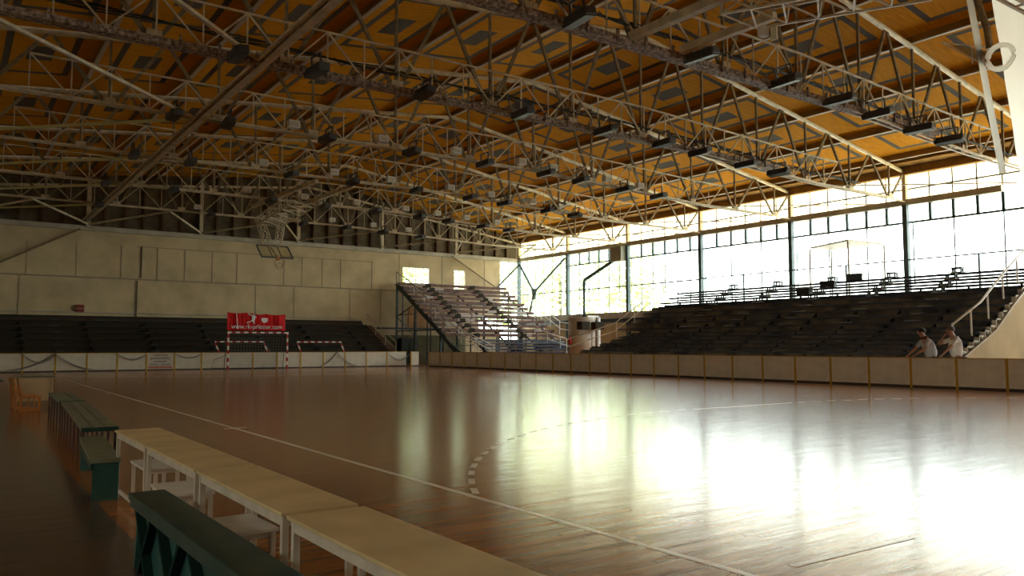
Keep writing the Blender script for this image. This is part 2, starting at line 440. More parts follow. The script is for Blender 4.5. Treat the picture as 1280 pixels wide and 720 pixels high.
# ------------------------------------------------------------------ columns
ORD = ['in the far corner', 'first from the far corner', 'second from the far corner', 'third from the far corner', 'fourth from the far corner', 'fifth from the far corner, behind the top rows of the stand']
for k in range(0, 6):
    y = TY[k]-(.2 if k == 0 else 0)
    c = thing('wall_column', 'dark green steel column in the window wall, %s' % ORD[k], 'column', (36.3, y, 0), 0, 'columns of the window wall')
    MB().box(36.18, 36.42, y-.11, y+.11, 0, 7.76).build('lower_shaft', green_steel, c)
    u = MB().box(36.2, 36.42, y-.09, y+.09, 8.0, 9.5).build('upper_shaft', cream_steel, c); u['label'] = 'cream upper shaft above the beam'
    if k > 1: MB().box(36.35, 36.40, y-.32, y-.27, 4.0, 6.9).build('drain_pipe', mat('pale_blue_pipe', (.3, .42, .42), .4), c)
cb = thing('corner_bracing', 'green Y-shaped steel bracing beside the far corner column', 'bracing', (36.2, 48.4, 5.2))
MB().tube([(36.2, 50.3, 7.5), (36.2, 48.4, 5.25)], .085).build('brace', green_steel, cb)
MB().tube([(36.2, 44.7, 7.5), (36.2, 48.4, 5.25)], .085).build('brace', green_steel, cb)
MB().tube([(36.2, 48.4, 5.25), (36.2, 49.0, 3.6)], .09).build('brace', green_steel, cb)
MB().poly([(36.15, 48.75, 5.5), (36.15, 48.05, 5.5), (36.15, 48.3, 4.7), (36.15, 48.5, 4.7)], (.1, 0, 0)).build('gusset', green_steel, cb)
MB().tube([(36.2, 50.4, 7.45), (34.1, 50.4, 5.55)], .08).build('brace', green_steel, cb)
wb = tag(MB().tube([(5.9, YE-.3, 7.75), (-2.2, YE-.3, 3.2)], .06).build('wall_brace', brown_steel), 'brown diagonal brace on the far end wall at the left edge', 'brace', 'end wall braces')
tag(MB().tube([(30.2, YE-.3, 7.75), (34.4, YE-.3, 5.45)], .06).build('wall_brace', brown_steel), 'thin diagonal brace on the far end wall right of the narrow window', 'brace', 'end wall braces')
dp = thing('duct_pipe', 'dark bent steel pipe running down from a box by the second window column', 'pipe', (36, 42.3, 3.3))
MB().tube([(36.0, 38.9, 7.0), (36.0, 42.3, 5.75), (36.0, 42.35, 5.5), (36.0, 42.35, 3.1)], .12, 10).build('pipe', green_steel, dp, smooth=True)
MB().box(35.75, 36.15, 38.35, 39.4, 6.75, 7.7).build('box', mat('olive_box', (.25, .24, .17), .6), dp)

# ------------------------------------------------------------------ roof trusses
NM = ['standing closest to the far end wall', 'second from the far end wall', 'third from the far end wall', 'fourth from the far end wall', 'fifth from the far end wall, with brown cable tray', 'nearest with its ridge in frame, carrying the dense row of lamps', 'closest to the viewer, at the top right corner']
def truss(k, label):
    y = TY[k]
    t = thing('roof_truss', label, 'roof truss', (19.3, y, 8.3), 0, 'trusses across the hall')
    MB().tube([(PX[0]-.8, y, zt(PX[0]-.8)), (18.6, y, zt(18.6)), (19.3, y, 11.97), (20.0, y, zt(20.0)), (36.3, y, zt(36.3))], .085, 10).build('top_chord', cream_steel, t, smooth=True)
    # twin bottom rails
    b = MB()
    for dy in (-.11, .11):
        b.bar((PX[0]-.8, y+dy, zb(0)), (19.3, y+dy, zb(19.3)), .05, .07).bar((19.3, y+dy, zb(19.3)), (29.3, y+dy, zb(29.3)), .05, .07).bar((29.3, y+dy, zb(29.3)), (34.95, y+dy, 7.95), .05, .07)
    for i in range(60):
        x = PX[0]+i*.75
        if x < 30: b.box(x-.02, x+.02, y-.11, y+.11, zb(x)-.02, zb(x)+.02)
    b.build('bottom_chord', cream_steel, t)
    MB().bar((34.95, y, 7.95), (36.3, y, 7.9), .06, .06).build('end_strut', cream_steel, t)
    for i, x in enumerate(PX):
        z = zb(x)+.03
        MB().bar((x, y, z), (x, y, zt(x)-.05), .07, .07).build('vertical', brown_steel, t)
        for s in (-1, 1):
            xt = x+s*P/2
            if xt < XL+.2: continue
            xt = min(xt, 36.25)
            MB().bar((x+s*.12, y, z), (xt-s*.05, y, zt(xt)-.06), .10, .07, (0, 1, 0)).build('diagonal', brown_steel, t)
        MB().box(x-.17, x+.17, y-.10, y-.085, z-.04, z+.16).build('gusset_plate', cream_steel, t)
    # lattice rail over the bottom chord
    g = MB(); x = 1.6; n = 28; h = 1.08; dx = 1.043
    def tz(x): return zb(x)+h
    gd = MB()
    for s, dy in ((1, -.11),):
        for i in range(n):
            a = x+i*dx; c = a+dx
            g.bar((a, y+dy, tz(a)), (c, y+dy, tz(c)), .05, .05)
            gd.bar((a, y+dy, zb(a)), (a, y+dy, tz(a)), .035, .035)
            if i % 2 == 0: gd.bar((a, y+dy, tz(a)), (c, y+dy, zb(c)), .04, .04)
            else: gd.bar((a, y+dy, zb(a)), (c, y+dy, tz(c)), .04, .04)
    g.build('catwalk_rail', cream_steel, t); gd.build('catwalk_lattice', cream_steel, t)
    if k in (5, 6):
        tr = MB()
        wd = .17
        tr.box(-.5, 26.8, y-wd, y+wd, 8.33-.13, 8.33+.02)
        for i in range(30):
            a = -.3+i*.9; tr.box(a-.03, a+.03, y-wd-.06, y-wd, 8.16, 8.46)
        tr.build('cable_tray', tray_mat, t)
    if k in (5, 6):
        cb = MB()
        for q in range(4):
            pts = [(-.5+i*1.0, y-.1+.07*q, zb(i)+.36+.05*math.sin(i*1.7+q)+.05*q) for i in range(34)]
            cb.tube(pts, .022, 5)
        for i in range(40):
            x = 8+i*.62; cb.tube([(x, y-.2, zb(x)+.4), (x+.2, y-.24, zb(x)+.18+.1*random.random()), (x+.35, y-.2, zb(x)+.32)], .014, 4)
        cb.build('cable_bundle', cable_mat, t)
    return t
for k in range(1, 8):
    truss(k, 'cream lattice roof truss, '+NM[k-1])

# lamps hung beside the catwalks, with their white ballast boxes
LX = {6: [10.82, 14.69, 17.98, 20.54, 22.47, 24.87, 26.82], 5: [5.41, 7.4, 10.6, 13.85, 17.17, 19.9, 21.64, 24.23, 26.25],
      4: [5.37, 7.0, 10.3, 13.5, 16.6, 19.52, 21.34, 23.84, 25.95], 3: [5.3, 7.3, 11.2, 14.0, 17.0, 19.8, 21.8, 24.4, 26.3],
      2: [5.3, 8.0, 12.5, 15.2, 18.0, 20.6, 22.4, 24.6, 26.4], 1: [6.0, 11.3, 16.4, 19.0, 21.5, 24.0]}
fl = thing('floodlight', 'x', 'floodlight', (0, 0, 0), 0, 'floodlights under the trusses')
h = MB(); h.box(-.16, .16, -.46, .46, -.36, -.16); h.build('housing', lamp_mat, fl, local=True, bevel=.04)
MB().box(-.14, .14, -.43, .43, -.375, -.355).build('lamp_glass', glass_front, fl, local=True)
MB().bar((0, -.25, -.17), (0, -.25, .12), .03, .05).bar((0, .25, -.17), (0, .25, .12), .03, .05).bar((0, -.265, .12), (0, .265, .12), .05, .03).build('bracket', lamp_mat, fl, local=True)
bl = thing('ballast_box', 'x', 'ballast box', (0, 0, 0), 0, 'ballast boxes on the catwalks')
MB().box(-.19, .19, -.13, .13, .0, .26).build('casing', ballast_mat, bl, local=True, bevel=.015)
MB().box(-.12, .12, -.145, -.128, .06, .2).build('cover_plate', pale_steel, bl, local=True)
TN = {6: 'nearest catwalk', 5: 'second catwalk from the viewer', 4: 'third catwalk from the viewer', 3: 'fourth catwalk from the viewer', 2: 'fifth catwalk from the viewer', 1: 'farthest catwalk'}
OR = ['leftmost', 'second from left', 'third from left', 'fourth from left', 'fifth from left', 'sixth from left', 'seventh from left', 'eighth from left', 'rightmost']
firstf = firstb = True
for k in sorted(LX, reverse=True):
    for i, x in enumerate(LX[k]):
        o = fl if firstf else copy_tree(fl); firstf = False
        o.location = (x, TY[k]-.5, zb(x)+(.12 if k < 6 else .2)); o.rotation_euler = (0, R(random.uniform(-14, 14)), R(random.uniform(-6, 6)))
        o['label'] = 'dark floodlight under the %s, %s of its row' % (TN[k], OR[i] if i < len(LX[k])-1 else 'rightmost')
        o['category'] = 'floodlight'
        if k > 4 or x < 12: continue
    if k < 5:
        xs = [v for v in LX[k] if v > 9]
        for i, x in enumerate(xs):
            o = bl if firstb else copy_tree(bl); firstb = False
            xx = x-.75+random.uniform(-.3, .3)
            o.location = (xx, TY[k], zb(xx)+.16)
            o['label'] = 'white ballast box on the %s, %s of its row' % (TN[k], OR[i] if i < len(xs)-1 else 'rightmost')
            o['category'] = 'ballast box'

# longitudinal tie, wind bracing
tie = thing('longitudinal_tie', 'long cream steel beam running the length of the hall at the left, under the trusses', 'steel beam', (6.2, 20, 8.3))
MB().box(6.10, 6.30, 2, YE, 8.18, 8.20).box(6.10, 6.30, 2, YE, 8.33, 8.35).box(6.19, 6.21, 2, YE, 8.2, 8.33).build('web_and_flanges', cream_steel, tie)
MB().box(5.98, 6.06, 2, YE, 8.22, 8.30).build('side_pipe', cream_steel, tie)
for k in range(1, 7):
    for s in (-1, 1):
        a = (6.08, TY[k]-s*.1, 8.30-.02*s); b = (0.0, TY[k]-s*DC, 8.30-.02*s)
        if b[1] > YE or (s > 0 and k not in (4, 5)) or (s < 0 and k > 4): continue
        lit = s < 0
        o = MB().bar(a, b, .10, .08).build('wind_brace', mat('brace_with_lit_tint', (.55, .52, .22), .45) if (lit and k < 5) else cream_steel)  # yellow tint of the light on these braces put into their colour
        tag(o, ('yellow-lit' if (lit and k < 5) else 'cream')+' roof brace %s from the tie beam at truss %s from the far wall' % ('running back' if lit else 'running forward', ['first', 'second', 'third', 'fourth', 'fifth', 'sixth'][k-1]), 'brace', 'bracing in the roof')
    if k < 6:
        o = MB().bar((30.5, TY[k], 7.98), (36.2, TY[k]-.78*DC, 7.98), .05, .05).build('wind_brace', cream_steel)
        tag(o, 'thin roof brace reaching the window wall from truss %s from the far wall' % ['first', 'second', 'third', 'fourth', 'fifth'][k-1], 'brace', 'bracing in the roof')
# zigzag bracing between last truss and the end wall
zz = thing('end_bracing', 'zigzag of cream braces between the last truss and the far end wall', 'bracing', (12, 47.5, 8.2))
xa = [-6.2, 0.0, 6.3, 12.4, 18.5, 24.5, 30.5, 36.2]
for i in range(len(xa)-1):
    xm = (xa[i]+xa[i+1])/2
    MB().bar((xa[i], YE-.3, 8.05), (xm, TY[1], 8.25), .09, .09).build('brace', cream_steel, zz)
    MB().bar((xm, TY[1], 8.25), (xa[i+1], YE-.3, 8.05), .09, .09).build('brace', cream_steel, zz)
for x in (6.3, 12.4, 18.5, 24.5, 30.5):
    MB().box(x-.1, x+.1, YE-.4, YE-.2, 7.9, zt(x)).build('post', cream_steel, zz)
MB().tube([(xa[0], YE-.35, zt(xa[0])-.3), (19.3, YE-.35, 11.6), (36.2, YE-.35, zt(36.2)-.2)], .08).build('rafter', cream_steel, zz)

# ------------------------------------------------------------------ basketball backstops
def lattice(m, p, q, w, h, n, up=(0, 0, 1), r=.03):
    p = Vector(p); q = Vector(q); d = (q-p).normalized(); a = d.cross(Vector(up)).normalized()*w/2; b = a.cross(d).normalized()*h/2
    c = [(-1, -1), (1, -1), (1, 1), (-1, 1)]
    for sa, sb in c: m.bar(p+a*sa+b*sb, q+a*sa+b*sb, r*1.5, r*1.5)
    for i in range(n):
        u = p+(q-p)*i/n; v = p+(q-p)*(i+1)/n
        for j in range(4):
            s1, s2 = c[j], c[(j+1) % 4]
            m.bar(u+a*s1[0]+b*s1[1], u+a*s2[0]+b*s2[1], r, r)
            m.bar(u+a*s1[0]+b*s1[1], v+a*s2[0]+b*s2[1], r, r)
bk = thing('basketball_backstop', 'folded basketball hoop hanging from the roof at the far end', 'basketball hoop', (13.6, 39, 6.3))
MB().bar((12.6, 41.0, 8.35), (12.9, 33.0, 8.35), .16, .16).build('carrier_beam', cream_steel, bk)
MB().bar((14.5, 41.0, 8.35), (14.6, 33.0, 8.35), .16, .16).build('carrier_beam', cream_steel, bk)
m = MB(); lattice(m, (13.7, 41.6, 7.75), (13.9, 36.8, 8.3), 1.3, .45, 6); m.build('swing_arm', cream_steel, bk)
m = MB(); lattice(m, (13.1, 41.5, 7.9), (13.45, 41.2, 6.6), .35, .35, 4, (0, 1, 0), .025); lattice(m, (14.3, 41.5, 7.9), (14.05, 41.2, 6.6), .3, .3, 4, (0, 1, 0), .025); m.build('drop_frame', cream_steel, bk)
A, B_, C_, D_ = Vector((13.0, 40.6, 5.75)), Vector((14.65, 40.6, 5.75)), Vector((14.65, 41.5, 6.45)), Vector((13.0, 41.5, 6.45))
MB().bar(A, B_, .07, .07).bar(B_, C_, .05, .05).bar(C_, D_, .06, .06).bar(D_, A, .05, .05).build('backboard_frame', dark_steel, bk)
MB().poly([A, B_, C_, D_], (0, .02, -.02)).build('backboard', glass_material('backboard_acrylic', (.95, .93, .85), .96), bk)
MB().bar(A.lerp(B_, .35), D_.lerp(C_, .35), .04, .04).bar(A.lerp(B_, .65), D_.lerp(C_, .65), .04, .04).bar(A.lerp(B_, .5), D_.lerp(C_, .42), .05, .05).build('backboard_ribs', brown_steel, bk)
rg = MB().ring((13.83, 40.35, 5.45), .23, .014, (0, .75, .35)).box(13.74, 13.92, 40.5, 40.62, 5.6, 5.78).build('rim', orange_wood, bk)
MB().ring((13.83, 40.3, 5.28), .17, .012, (0, .75, .35)).build('net', netting, bk)
nb = thing('basketball_backstop', 'near basketball frame folded up under the roof at the top edge, lattice arm only', 'basketball hoop', (13.7, 9, 8.2))
MB().bar((12.79, 13.3, 8.4), (12.95, 7.5, 8.4), .20, .18).build('carrier_beam', cream_steel, nb)
MB().bar((14.37, 13.2, 8.4), (14.51, 10.6, 8.4), .16, .18).build('carrier_beam', cream_steel, nb)
m = MB(); lattice(m, (13.85, 11.0, 8.45), (13.95, 7.2, 7.75), 1.25, .38, 5, r=.032); m.build('swing_arm', cream_steel, nb)
MB().box(14.3, 14.5, 10.75, 10.9, 7.98, 8.2).build('counterweight', ballast_mat, nb)
MB().box(14.55, 14.6, 10.6, 10.75, 7.9, 8.25).build('drop_lug', cream_steel, nb)

# hanging white sheet and slanted pole at the right edge
sh = thing('hanging_sheet', 'large white sheet hanging from the roof at the right edge, blazing with window light', 'sheet', (23.8, 9, 5))
s = MB(); n0 = 24; rows = 12
def sx(y, z): return 23.8+.06*math.sin(y*7)+.03*math.sin(z*3+y*3)
yl = lambda z: 9.36+ (z-3.6)*.112
for i in range(rows+1):
    z = 3.3+(11.2-3.3)*i/rows; e = yl(z)
    for jx in range(n0+1):
        y = e-3.6*jx/n0; s.v.append((sx(y, z), y, z))
for i in range(rows):
    for jx in range(n0):
        a = i*(n0+1)+jx; s.f.append((a, a+1, a+n0+2, a+n0+1))
so = s.build('sheet', sheet_mat, sh, smooth=True)
pl = thing('slanted_pole', 'white slanted pole with a clamp ring and lamp arm beside the hanging sheet', 'pole', (23.8, 10.1, 5))
MB().tube([(23.8, 10.78, 11.4), (23.8, 10.08, 6.0)], .085, 10).build('pole', sheet_mat, pl, smooth=True)
MB().ring((23.75, 9.98, 9.25), .34, .075, (1, 0, 0)).build('clamp_ring', sheet_mat, pl)
MB().tube([(23.85, 10.62, 11.3), (23.85, 10.34, 10.2), (23.85, 10.3, 9.6)], .10, 8).build('lamp_tube', brown_steel, pl)
MB().bar((23.8, 10.25, 9.6), (23.8, 11.6, 10.2), .03, .03).bar((23.8, 10.25, 9.0), (23.8, 11.6, 10.2), .05, .03).bar((23.8, 10.75, 9.3), (23.8, 10.75, 9.8), .02, .02).build('lamp_arm', white_steel, pl)
MB().poly([(23.8, 10.35, 9.1), (23.8, 11.4, 10.08), (23.8, 10.35, 9.55)], (.03, 0, 0)).build('reflector', mat('bright_metal', (.6, .65, .68), .25, metal=.9), pl)

# ------------------------------------------------------------------ barrier boards
HB = .868
ORDN = 'first second third fourth fifth sixth seventh eighth ninth tenth eleventh twelfth thirteenth fourteenth fifteenth sixteenth seventeenth eighteenth nineteenth twentieth'.split()
ORDN += ['twenty-'+a for a in ORDN[:9]]+['thirtieth']+['thirty-'+a for a in ORDN[:9]]
def board(name, label, x, y, length, rz, bmat, group, parts=True, post=True):
    t = thing(name, label, 'barrier board', (x, y, 0), rz, group)
    MB().box(.02, length-.02, -.012, .012, .07, HB-.025).build('panel', bmat, t, local=True)
    MB().box(0, length, -.02, .02, HB-.025, HB).build('top_rail', yellow_post, t, local=True)
    MB().box(-.008, .055, -.03, .03, 0, HB).box(-.012, .062, -.035, -.02, .38, .44).box(-.012, .062, -.035, -.02, .75, .80).build('post', yellow_post, t, local=True)
    MB().box(.02, length-.02, -.01, .01, .0, .07).build('skirt', dark_skirt, t, local=True)
    return t
GR = 'cream barrier boards along the right side'
LR = 'cream barrier board with yellow posts in the run along the right side of the court'
n = 0; proto = None; y = 42.06-1.12
while y > 3:
    if proto is None: proto = board('barrier_board', LR, 22.98, y, 1.295, R(-90), board_cream, GR); o = proto
    else: o = copy_tree(proto); o.location = (22.98, y, 0)
    o['label'] = 'cream barrier board along the right side, %s from the far corner gap' % ORDN[n]; n += 1
    y -= 1.295
GE = 'white barrier boards across the far end'
xs = [2.824+1.285*(i-6) for i in range(0, 22)]
proto = None
for i, x in enumerate(xs):
    if x > 21.4: continue
    if proto is None:
        proto = board('barrier_board', 'white barrier board in the run across the far end of the court', x, 42.06, 1.285, 0, board_white, GE); o = proto
    else:
        o = copy_tree(proto); o.location = (x, 42.06, 0)
    o['label'] = 'white barrier board across the far end, %s from the right corner' % ORDN[len([v for v in xs if v <= 21.4])-1-i]
    if abs(x-7.96) < .7:
        ad = o
# separate white board by the corner
eb = board('barrier_board', 'short plain white barrier board standing alone at the corner gap', 22.35, 42.0, .55, 0, board_white, None)
ad['label'] = 'barrier board with lines of black lettering and a red strip, left of the goal'
if 'group' in ad: del ad['group']
ax = ad.location.x+.64; ay = 42.06-.016
rot = (R(90), 0, 0)
for zz_, tx, sz in ((.76, 'inženiring', .17), (.60, 'gradbeništvo', .17), (.45, 'materiali', .17), (.30, 'izvedba - trgovina', .135)):
    lettering('lettering', tx, sz, black_print, (ax, ay, zz_), rot, ad)
rs = MB().box(ax-.55, ax+.55, ay-.004, ay, .10, .21).build('red_strip', mat('faded_red_print', (.48, .17, .13), .6), ad)
# draped safety net on the end boards
dn = thing('safety_net', 'thin dark net cords sagging over the white boards at the far end', 'net', (10, 42, 0))
def swag(x0, z0, x1, z1, sag, k=3):
    for q in range(k):
        pts = []
        for i in range(13):
            u = i/12; pts.append((x0+(x1-x0)*u, 42.0-.02*q, z0+(z1-z0)*u-4*sag*(1+.13*q)*u*(1-u)))
        MB().tube(pts, .010, 4).build('cord', netting, dn)
bxs = [x for x in xs if x <= 21.5]
def bx(i): return bxs[i]
for a, b, s_ in ((4, 5, .25), (6, 7, .34), (9, 10, .25), (11, 12, .2)):
    swag(bx(a), .85, bx(b), .8, s_)
swag(bx(7), .85, bx(7)+1.6, .12, .16, 4); swag(bx(7), .85, bx(7)-1.9, .12, .16, 4)
swag(16.75+1.0, .86, 16.75, .1, .12, 4); swag(17.75, .86, 18.9, .1, .12, 4); swag(20.9, .8, 22.3, .75, .35, 3)
bg_ = MB()
for (x, y0, y1) in ((23.02, 11.0, 11.9), (23.02, 12.4, 13.2), (23.02, 14.2, 15.0)):
    pass

# ------------------------------------------------------------------ goals
def stripe_mat(name, axis, per):
    M, t, b = M_nodes(name); N = t.nodes.new; L = t.links.new
    c = N('ShaderNodeTexCoord'); s_ = N('ShaderNodeSeparateXYZ'); L(c.outputs['Object'], s_.inputs[0])
    d = N('ShaderNodeMath'); d.operation = 'DIVIDE'; L(s_.outputs[axis], d.inputs[0]); d.inputs[1].default_value = per
    f = N('ShaderNodeMath'); f.operation = 'FRACT'; L(d.outputs[0], f.inputs[0])
    g_ = N('ShaderNodeMath'); g_.operation = 'GREATER_THAN'; L(f.outputs[0], g_.inputs[0]); g_.inputs[1].default_value = .5
    mx = N('ShaderNodeMix'); mx.data_type = 'RGBA'; L(g_.outputs[0], mx.inputs['Factor'])
    mx.inputs['A'].default_value = (.40, .02, .02, 1); mx.inputs['B'].default_value = (.80, .74, .64, 1)
    L(mx.outputs['Result'], b.inputs['Base Color']); b.inputs['Roughness'].default_value = .4
    return M
stripe_x = stripe_mat('red_white_bands_across', 'X', .42); stripe_z = stripe_mat('red_white_bands_upright', 'Z', .40)
goal = thing('handball_goal', 'red and white striped handball goal in front of the white end boards', 'goal', (13.1, 41.2, 0))
GX0, GX1, GY, GZ = 11.62, 14.66, 41.25, 1.92
for nm, p, q in (('left_post', (GX0, GY, 0), (GX0, GY, GZ)), ('right_post', (GX1, GY, 0), (GX1, GY, GZ)), ('crossbar', (GX0, GY, GZ-.04), (GX1, GY, GZ-.04))):
    MB().bar(p, q, .08, .08, (0, 1, .01)).build(nm.replace('left_', '').replace('right_', ''), stripe_x if nm == 'crossbar' else stripe_z, goal)
st = MB()
for x in (GX0, GX1): st.tube([(x, GY, GZ-.05), (x, GY+.35, 1.6), (x, GY+.62, .05)], .018, 6)
st.tube([(GX0, GY+.62, .05), (GX1, GY+.62, .05)], .018, 6).tube([(GX0-.2, GY+.1, .08), (GX0-.75, GY+.1, .1), (GX0-.65, GY+.1, .5), (GX0-.05, GY+.05, .75)], .012, 5)
st.build('net_support', dark_steel, goal)
nn = MB()
for i in range(21):
    x = GX0+(GX1-GX0)*i/20; nn.tube([(x, GY, GZ-.05), (x, GY+.35, 1.55), (x, GY+.6, .05)], .004, 3)
for i in range(12):
    z = .1+i*.15; yv = GY+.6-.25*max(0, (z-.2))/1.4; nn.tube([(GX0, yv, z), (GX1, yv, z)], .004, 3)
nn.build('net', netting, goal)
def small_goal(x0, label):
    g = thing('handball_goal', label, 'goal', (x0+1.3, 44.3, 0), 0, 'spare goals behind the end boards')
    y = 44.0; z = 1.42
    for nm, p, q in (('crossbar', (x0, y, z), (x0+2.65, y, z)), ('post', (x0+.02, y, z-.06), (x0+.55, y-.1, .0)), ('post', (x0+2.63, y, z-.06), (x0+3.15, y-.1, .0))):
        MB().bar(p, q, .07, .07, (0, 1, .01)).build(nm, stripe_x if nm == 'crossbar' else stripe_z, g)
small_goal(11.7, 'small striped goal frame stored behind the boards, partly hidden by the goal in play')
small_goal(16.2, 'small striped goal frame stored behind the boards, right of the goal in play')

# banner on the goal
bn = thing('banner', 'red vinyl banner with white lettering fixed above the goal crossbar', 'banner', (13.0, 41.15, 1.95))
bx0, bx1, bz0, bz1 = 11.50, 14.50, 1.98, 2.86
g = MB(); NX, NZ = 60, 12
def by(x, z): return 41.13+.035*math.sin(x*9+z*1.2)*math.sin(x*2.3)+.012*math.sin(x*31)
for i in range(NZ+1):
    for jx in range(NX+1):
        x = bx0+(bx1-bx0)*jx/NX; zt_ = bz1-.04*abs(math.sin((x-bx0)*3.2))+(.03 if x < 13 else -.02); z = bz0+(zt_-bz0)*i/NZ
        g.v.append((x, by(x, z), z))
for i in range(NZ):
    for jx in range(NX): a = i*(NX+1)+jx; g.f.append((a, a+1, a+NX+2, a+NX+1))
bo = g.build('cloth', banner_red, bn, smooth=True); bo.modifiers.new('thickness', 'SOLIDIFY').thickness = .008
lettering('lettering', 'www.rk-prvimaj.com'.replace('prvimaj', 'prlester'), .34, white_print, (13.0, 41.06, 2.17), rot, bn, .88)
lg = MB()   # throwing player
lg.poly([(12.75, 41.06, 2.42), (12.85, 41.06, 2.42), (12.90, 41.06, 2.62), (12.86, 41.06, 2.74), (12.74, 41.06, 2.74), (12.72, 41.06, 2.6)], (0, .02, 0))
lg.tube([(12.78, 41.07, 2.72), (12.62, 41.07, 2.78), (12.52, 41.07, 2.84)], .03, 5).tube([(12.84, 41.07, 2.72), (12.95, 41.07, 2.66)], .03, 5)
lg.tube([(12.76, 41.07, 2.5), (12.62, 41.07, 2.42), (12.46, 41.07, 2.36)], .03, 5).tube([(12.82, 41.07, 2.46), (12.84, 41.07, 2.32)], .035, 5)
lg.ring((12.83, 41.06, 2.79), .025, .025, (0, 1, 0)); lg.build('player_emblem', white_print, bn)
lb = MB(); pts = [(13.38+.17*math.cos(R(a)), 41.06, 2.55+.17*math.sin(R(a))) for a in range(150, 405, 15)]; lb.poly(pts, (0, .02, 0)); lb.build('ball_emblem', white_print, bn)
MB().poly([(11.92, 41.07, 2.84), (11.97, 41.07, 2.84), (12.06, 41.07, 2.05), (12.0, 41.07, 2.05)], (0, .015, 0)).build('pale_streak', mat('pinkish_streak', (.8, .5, .5), .3), bn)  # narrow pale pink strip laid over the red cloth
MB().tube([(11.66, 41.25, 1.9), (11.66, 41.2, 2.86)], .015).tube([(14.4, 41.25, 1.9), (14.4, 41.2, 2.84)], .015).build('stay', dark_steel, bn)
# ------------------------------------------------------------------ grandstands
def stand(label, axis, rows, a0, a1, bench, riser, aisles, seatw=.26, group=None, post_every=2.6, step=step_mat, overhang=None, open_from=99, fascia=0, drop=.14, blocks=False):
    """rows: list of (depth position, seat height); axis 'x': rows run along x and climb in y; 'y': rows run along y and climb in x."""
    t = thing('grandstand', label, 'grandstand', ((a0+a1)/2, rows[0][0], 0) if axis == 'x' else (rows[0][0], (a0+a1)/2, 0), 0, group)
    def bx(m, s0, s1, d0, d1, z0, z1):
        return m.box(s0, s1, d0, d1, z0, z1) if axis == 'x' else m.box(d0, d1, s0, s1, z0, z1)
    for i, (d, z) in enumerate(rows):
        e0, e1 = a0, a1
        if overhang: e0, e1 = overhang(i, a0, a1)
        bm_ = bench(i) if callable(bench) else bench
        sb = MB(); bx(sb, e0, e1, d-seatw/2, d+seatw/2, z-(.045 if i < open_from-1 else .07), z)
        sb.build('seat_plank', bm_, t)
        nx = rows[i+1] if i+1 < len(rows) else (d+rows[-1][0]-rows[-2][0], z+rows[-1][1]-rows[-2][1])
        if fascia:
            f = MB(); bx(f, e0, e1, d-seatw/2-.025, d-seatw/2-.001, z-min(fascia, .55*abs((rows[1][1]-rows[0][1]) if i < 5 else fascia*2)), z+.004); f.build('front_board', bm_, t)
        f = MB(); bx(f, e0, e1, d+seatw/2+.02, nx[0]-.02 if nx[0]-seatw/2 > d+seatw/2+.06 else d+seatw/2+.14, z-.13-(.03 if i >= open_from-1 else 0), z-.10)
        f.build('foot_board', bm_, t)
        if riser and i < open_from:
            r_ = MB(); bx(r_, e0, e1, nx[0]-.03, nx[0]-.005, z-.12, nx[1]-.05); r_.build('riser', riser, t)
    # stringers and legs
    fr = MB(); s = a0+.1
    while s <= a1+.01:
        for ri, ((d, z), (d2, z2)) in enumerate(zip(rows, rows[1:])):
            if ri >= open_from-2: continue
            p = (s, d, z-drop) if axis == 'x' else (d, s, z-drop); q = (s, d2, z2-drop) if axis == 'x' else (d2, s, z2-drop)
            fr.bar(p, q, .06, .10)
        for i in range(0, len(rows), 3):
            d, z = rows[i]; fr.bar((s, d, 0) if axis == 'x' else (d, s, 0), (s, d, z-.05) if axis == 'x' else (d, s, z-.05), .07, .07)
        s += post_every
    d, z = rows[0]; fr.bar((a0+.1, d, .12) if axis == 'x' else (d, a0+.1, .12), (a1, d, .12) if axis == 'x' else (d, a1, .12), .05, .05)
    for i in range(0, len(rows), 3):
        d, z = rows[i]; fr.bar((a0+.1, d, z-.2) if axis == 'x' else (d, a0+.1, z-.2), (a1, d, z-.2) if axis == 'x' else (d, a1, z-.2), .05, .05)
    fr.build('frame', dark_steel, t)
    for s, i0, i1 in aisles:
        for i in range(i0, i1):
            d, z = rows[i]
            d2 = rows[i+1][0] if i+1 < len(rows) else d+rows[-1][0]-rows[-2][0]
            z2 = rows[i+1][1] if i+1 < len(rows) else z+rows[-1][1]-rows[-2][1]
            m = MB(); bx(m, s-.2, s+.2, d-seatw/2-.05, d+seatw/2+.02, z+.005, z+.045); 
            m.build('aisle_step', step, t)
            if blocks:
                m = MB(); bx(m, s-.55, s-.12, d-seatw/2-.06, d+seatw/2, z-.24, z+.01); m.build('aisle_step', matte_dark, t)
            if i >= open_from:
                m = MB()
                for e in (s-.17, s+.13): bx(m, e, e+.05, d-.10, d-.05, z, z+.2); bx(m, e, e+.05, d+.05, d+.10, z, z+.2)
                bx(m, s-.18, s+.19, d-.12, d+.12, z+.16, z+.22); m.build('step_frame', dark_steel, t)
    return t
# right stand
lo = [(24.3+.383*i, .85+.16*i) for i in range(7)]
hi = [(26.98+.475*i, 2.03+.262*i) for i in range(8)]
RS = stand('long dark blue bench stand along the right side under the windows', 'y', lo+hi, 11.9, 28.75, navy, mat('brown_riser', (.34, .28, .21), .8, noise=.6, nscale=1.2, col2=(.07, .07, .075)), [(24.8, 7, 15), (22.3, 7, 15), (19.6, 7, 15), (17.0, 7, 15), (14.5, 7, 15)], seatw=.24, post_every=1.7, open_from=11, fascia=.07,
           overhang=lambda i, a, b: (a, b+(.6-.28*i if i < 7 else .35-.12*(i-7))))
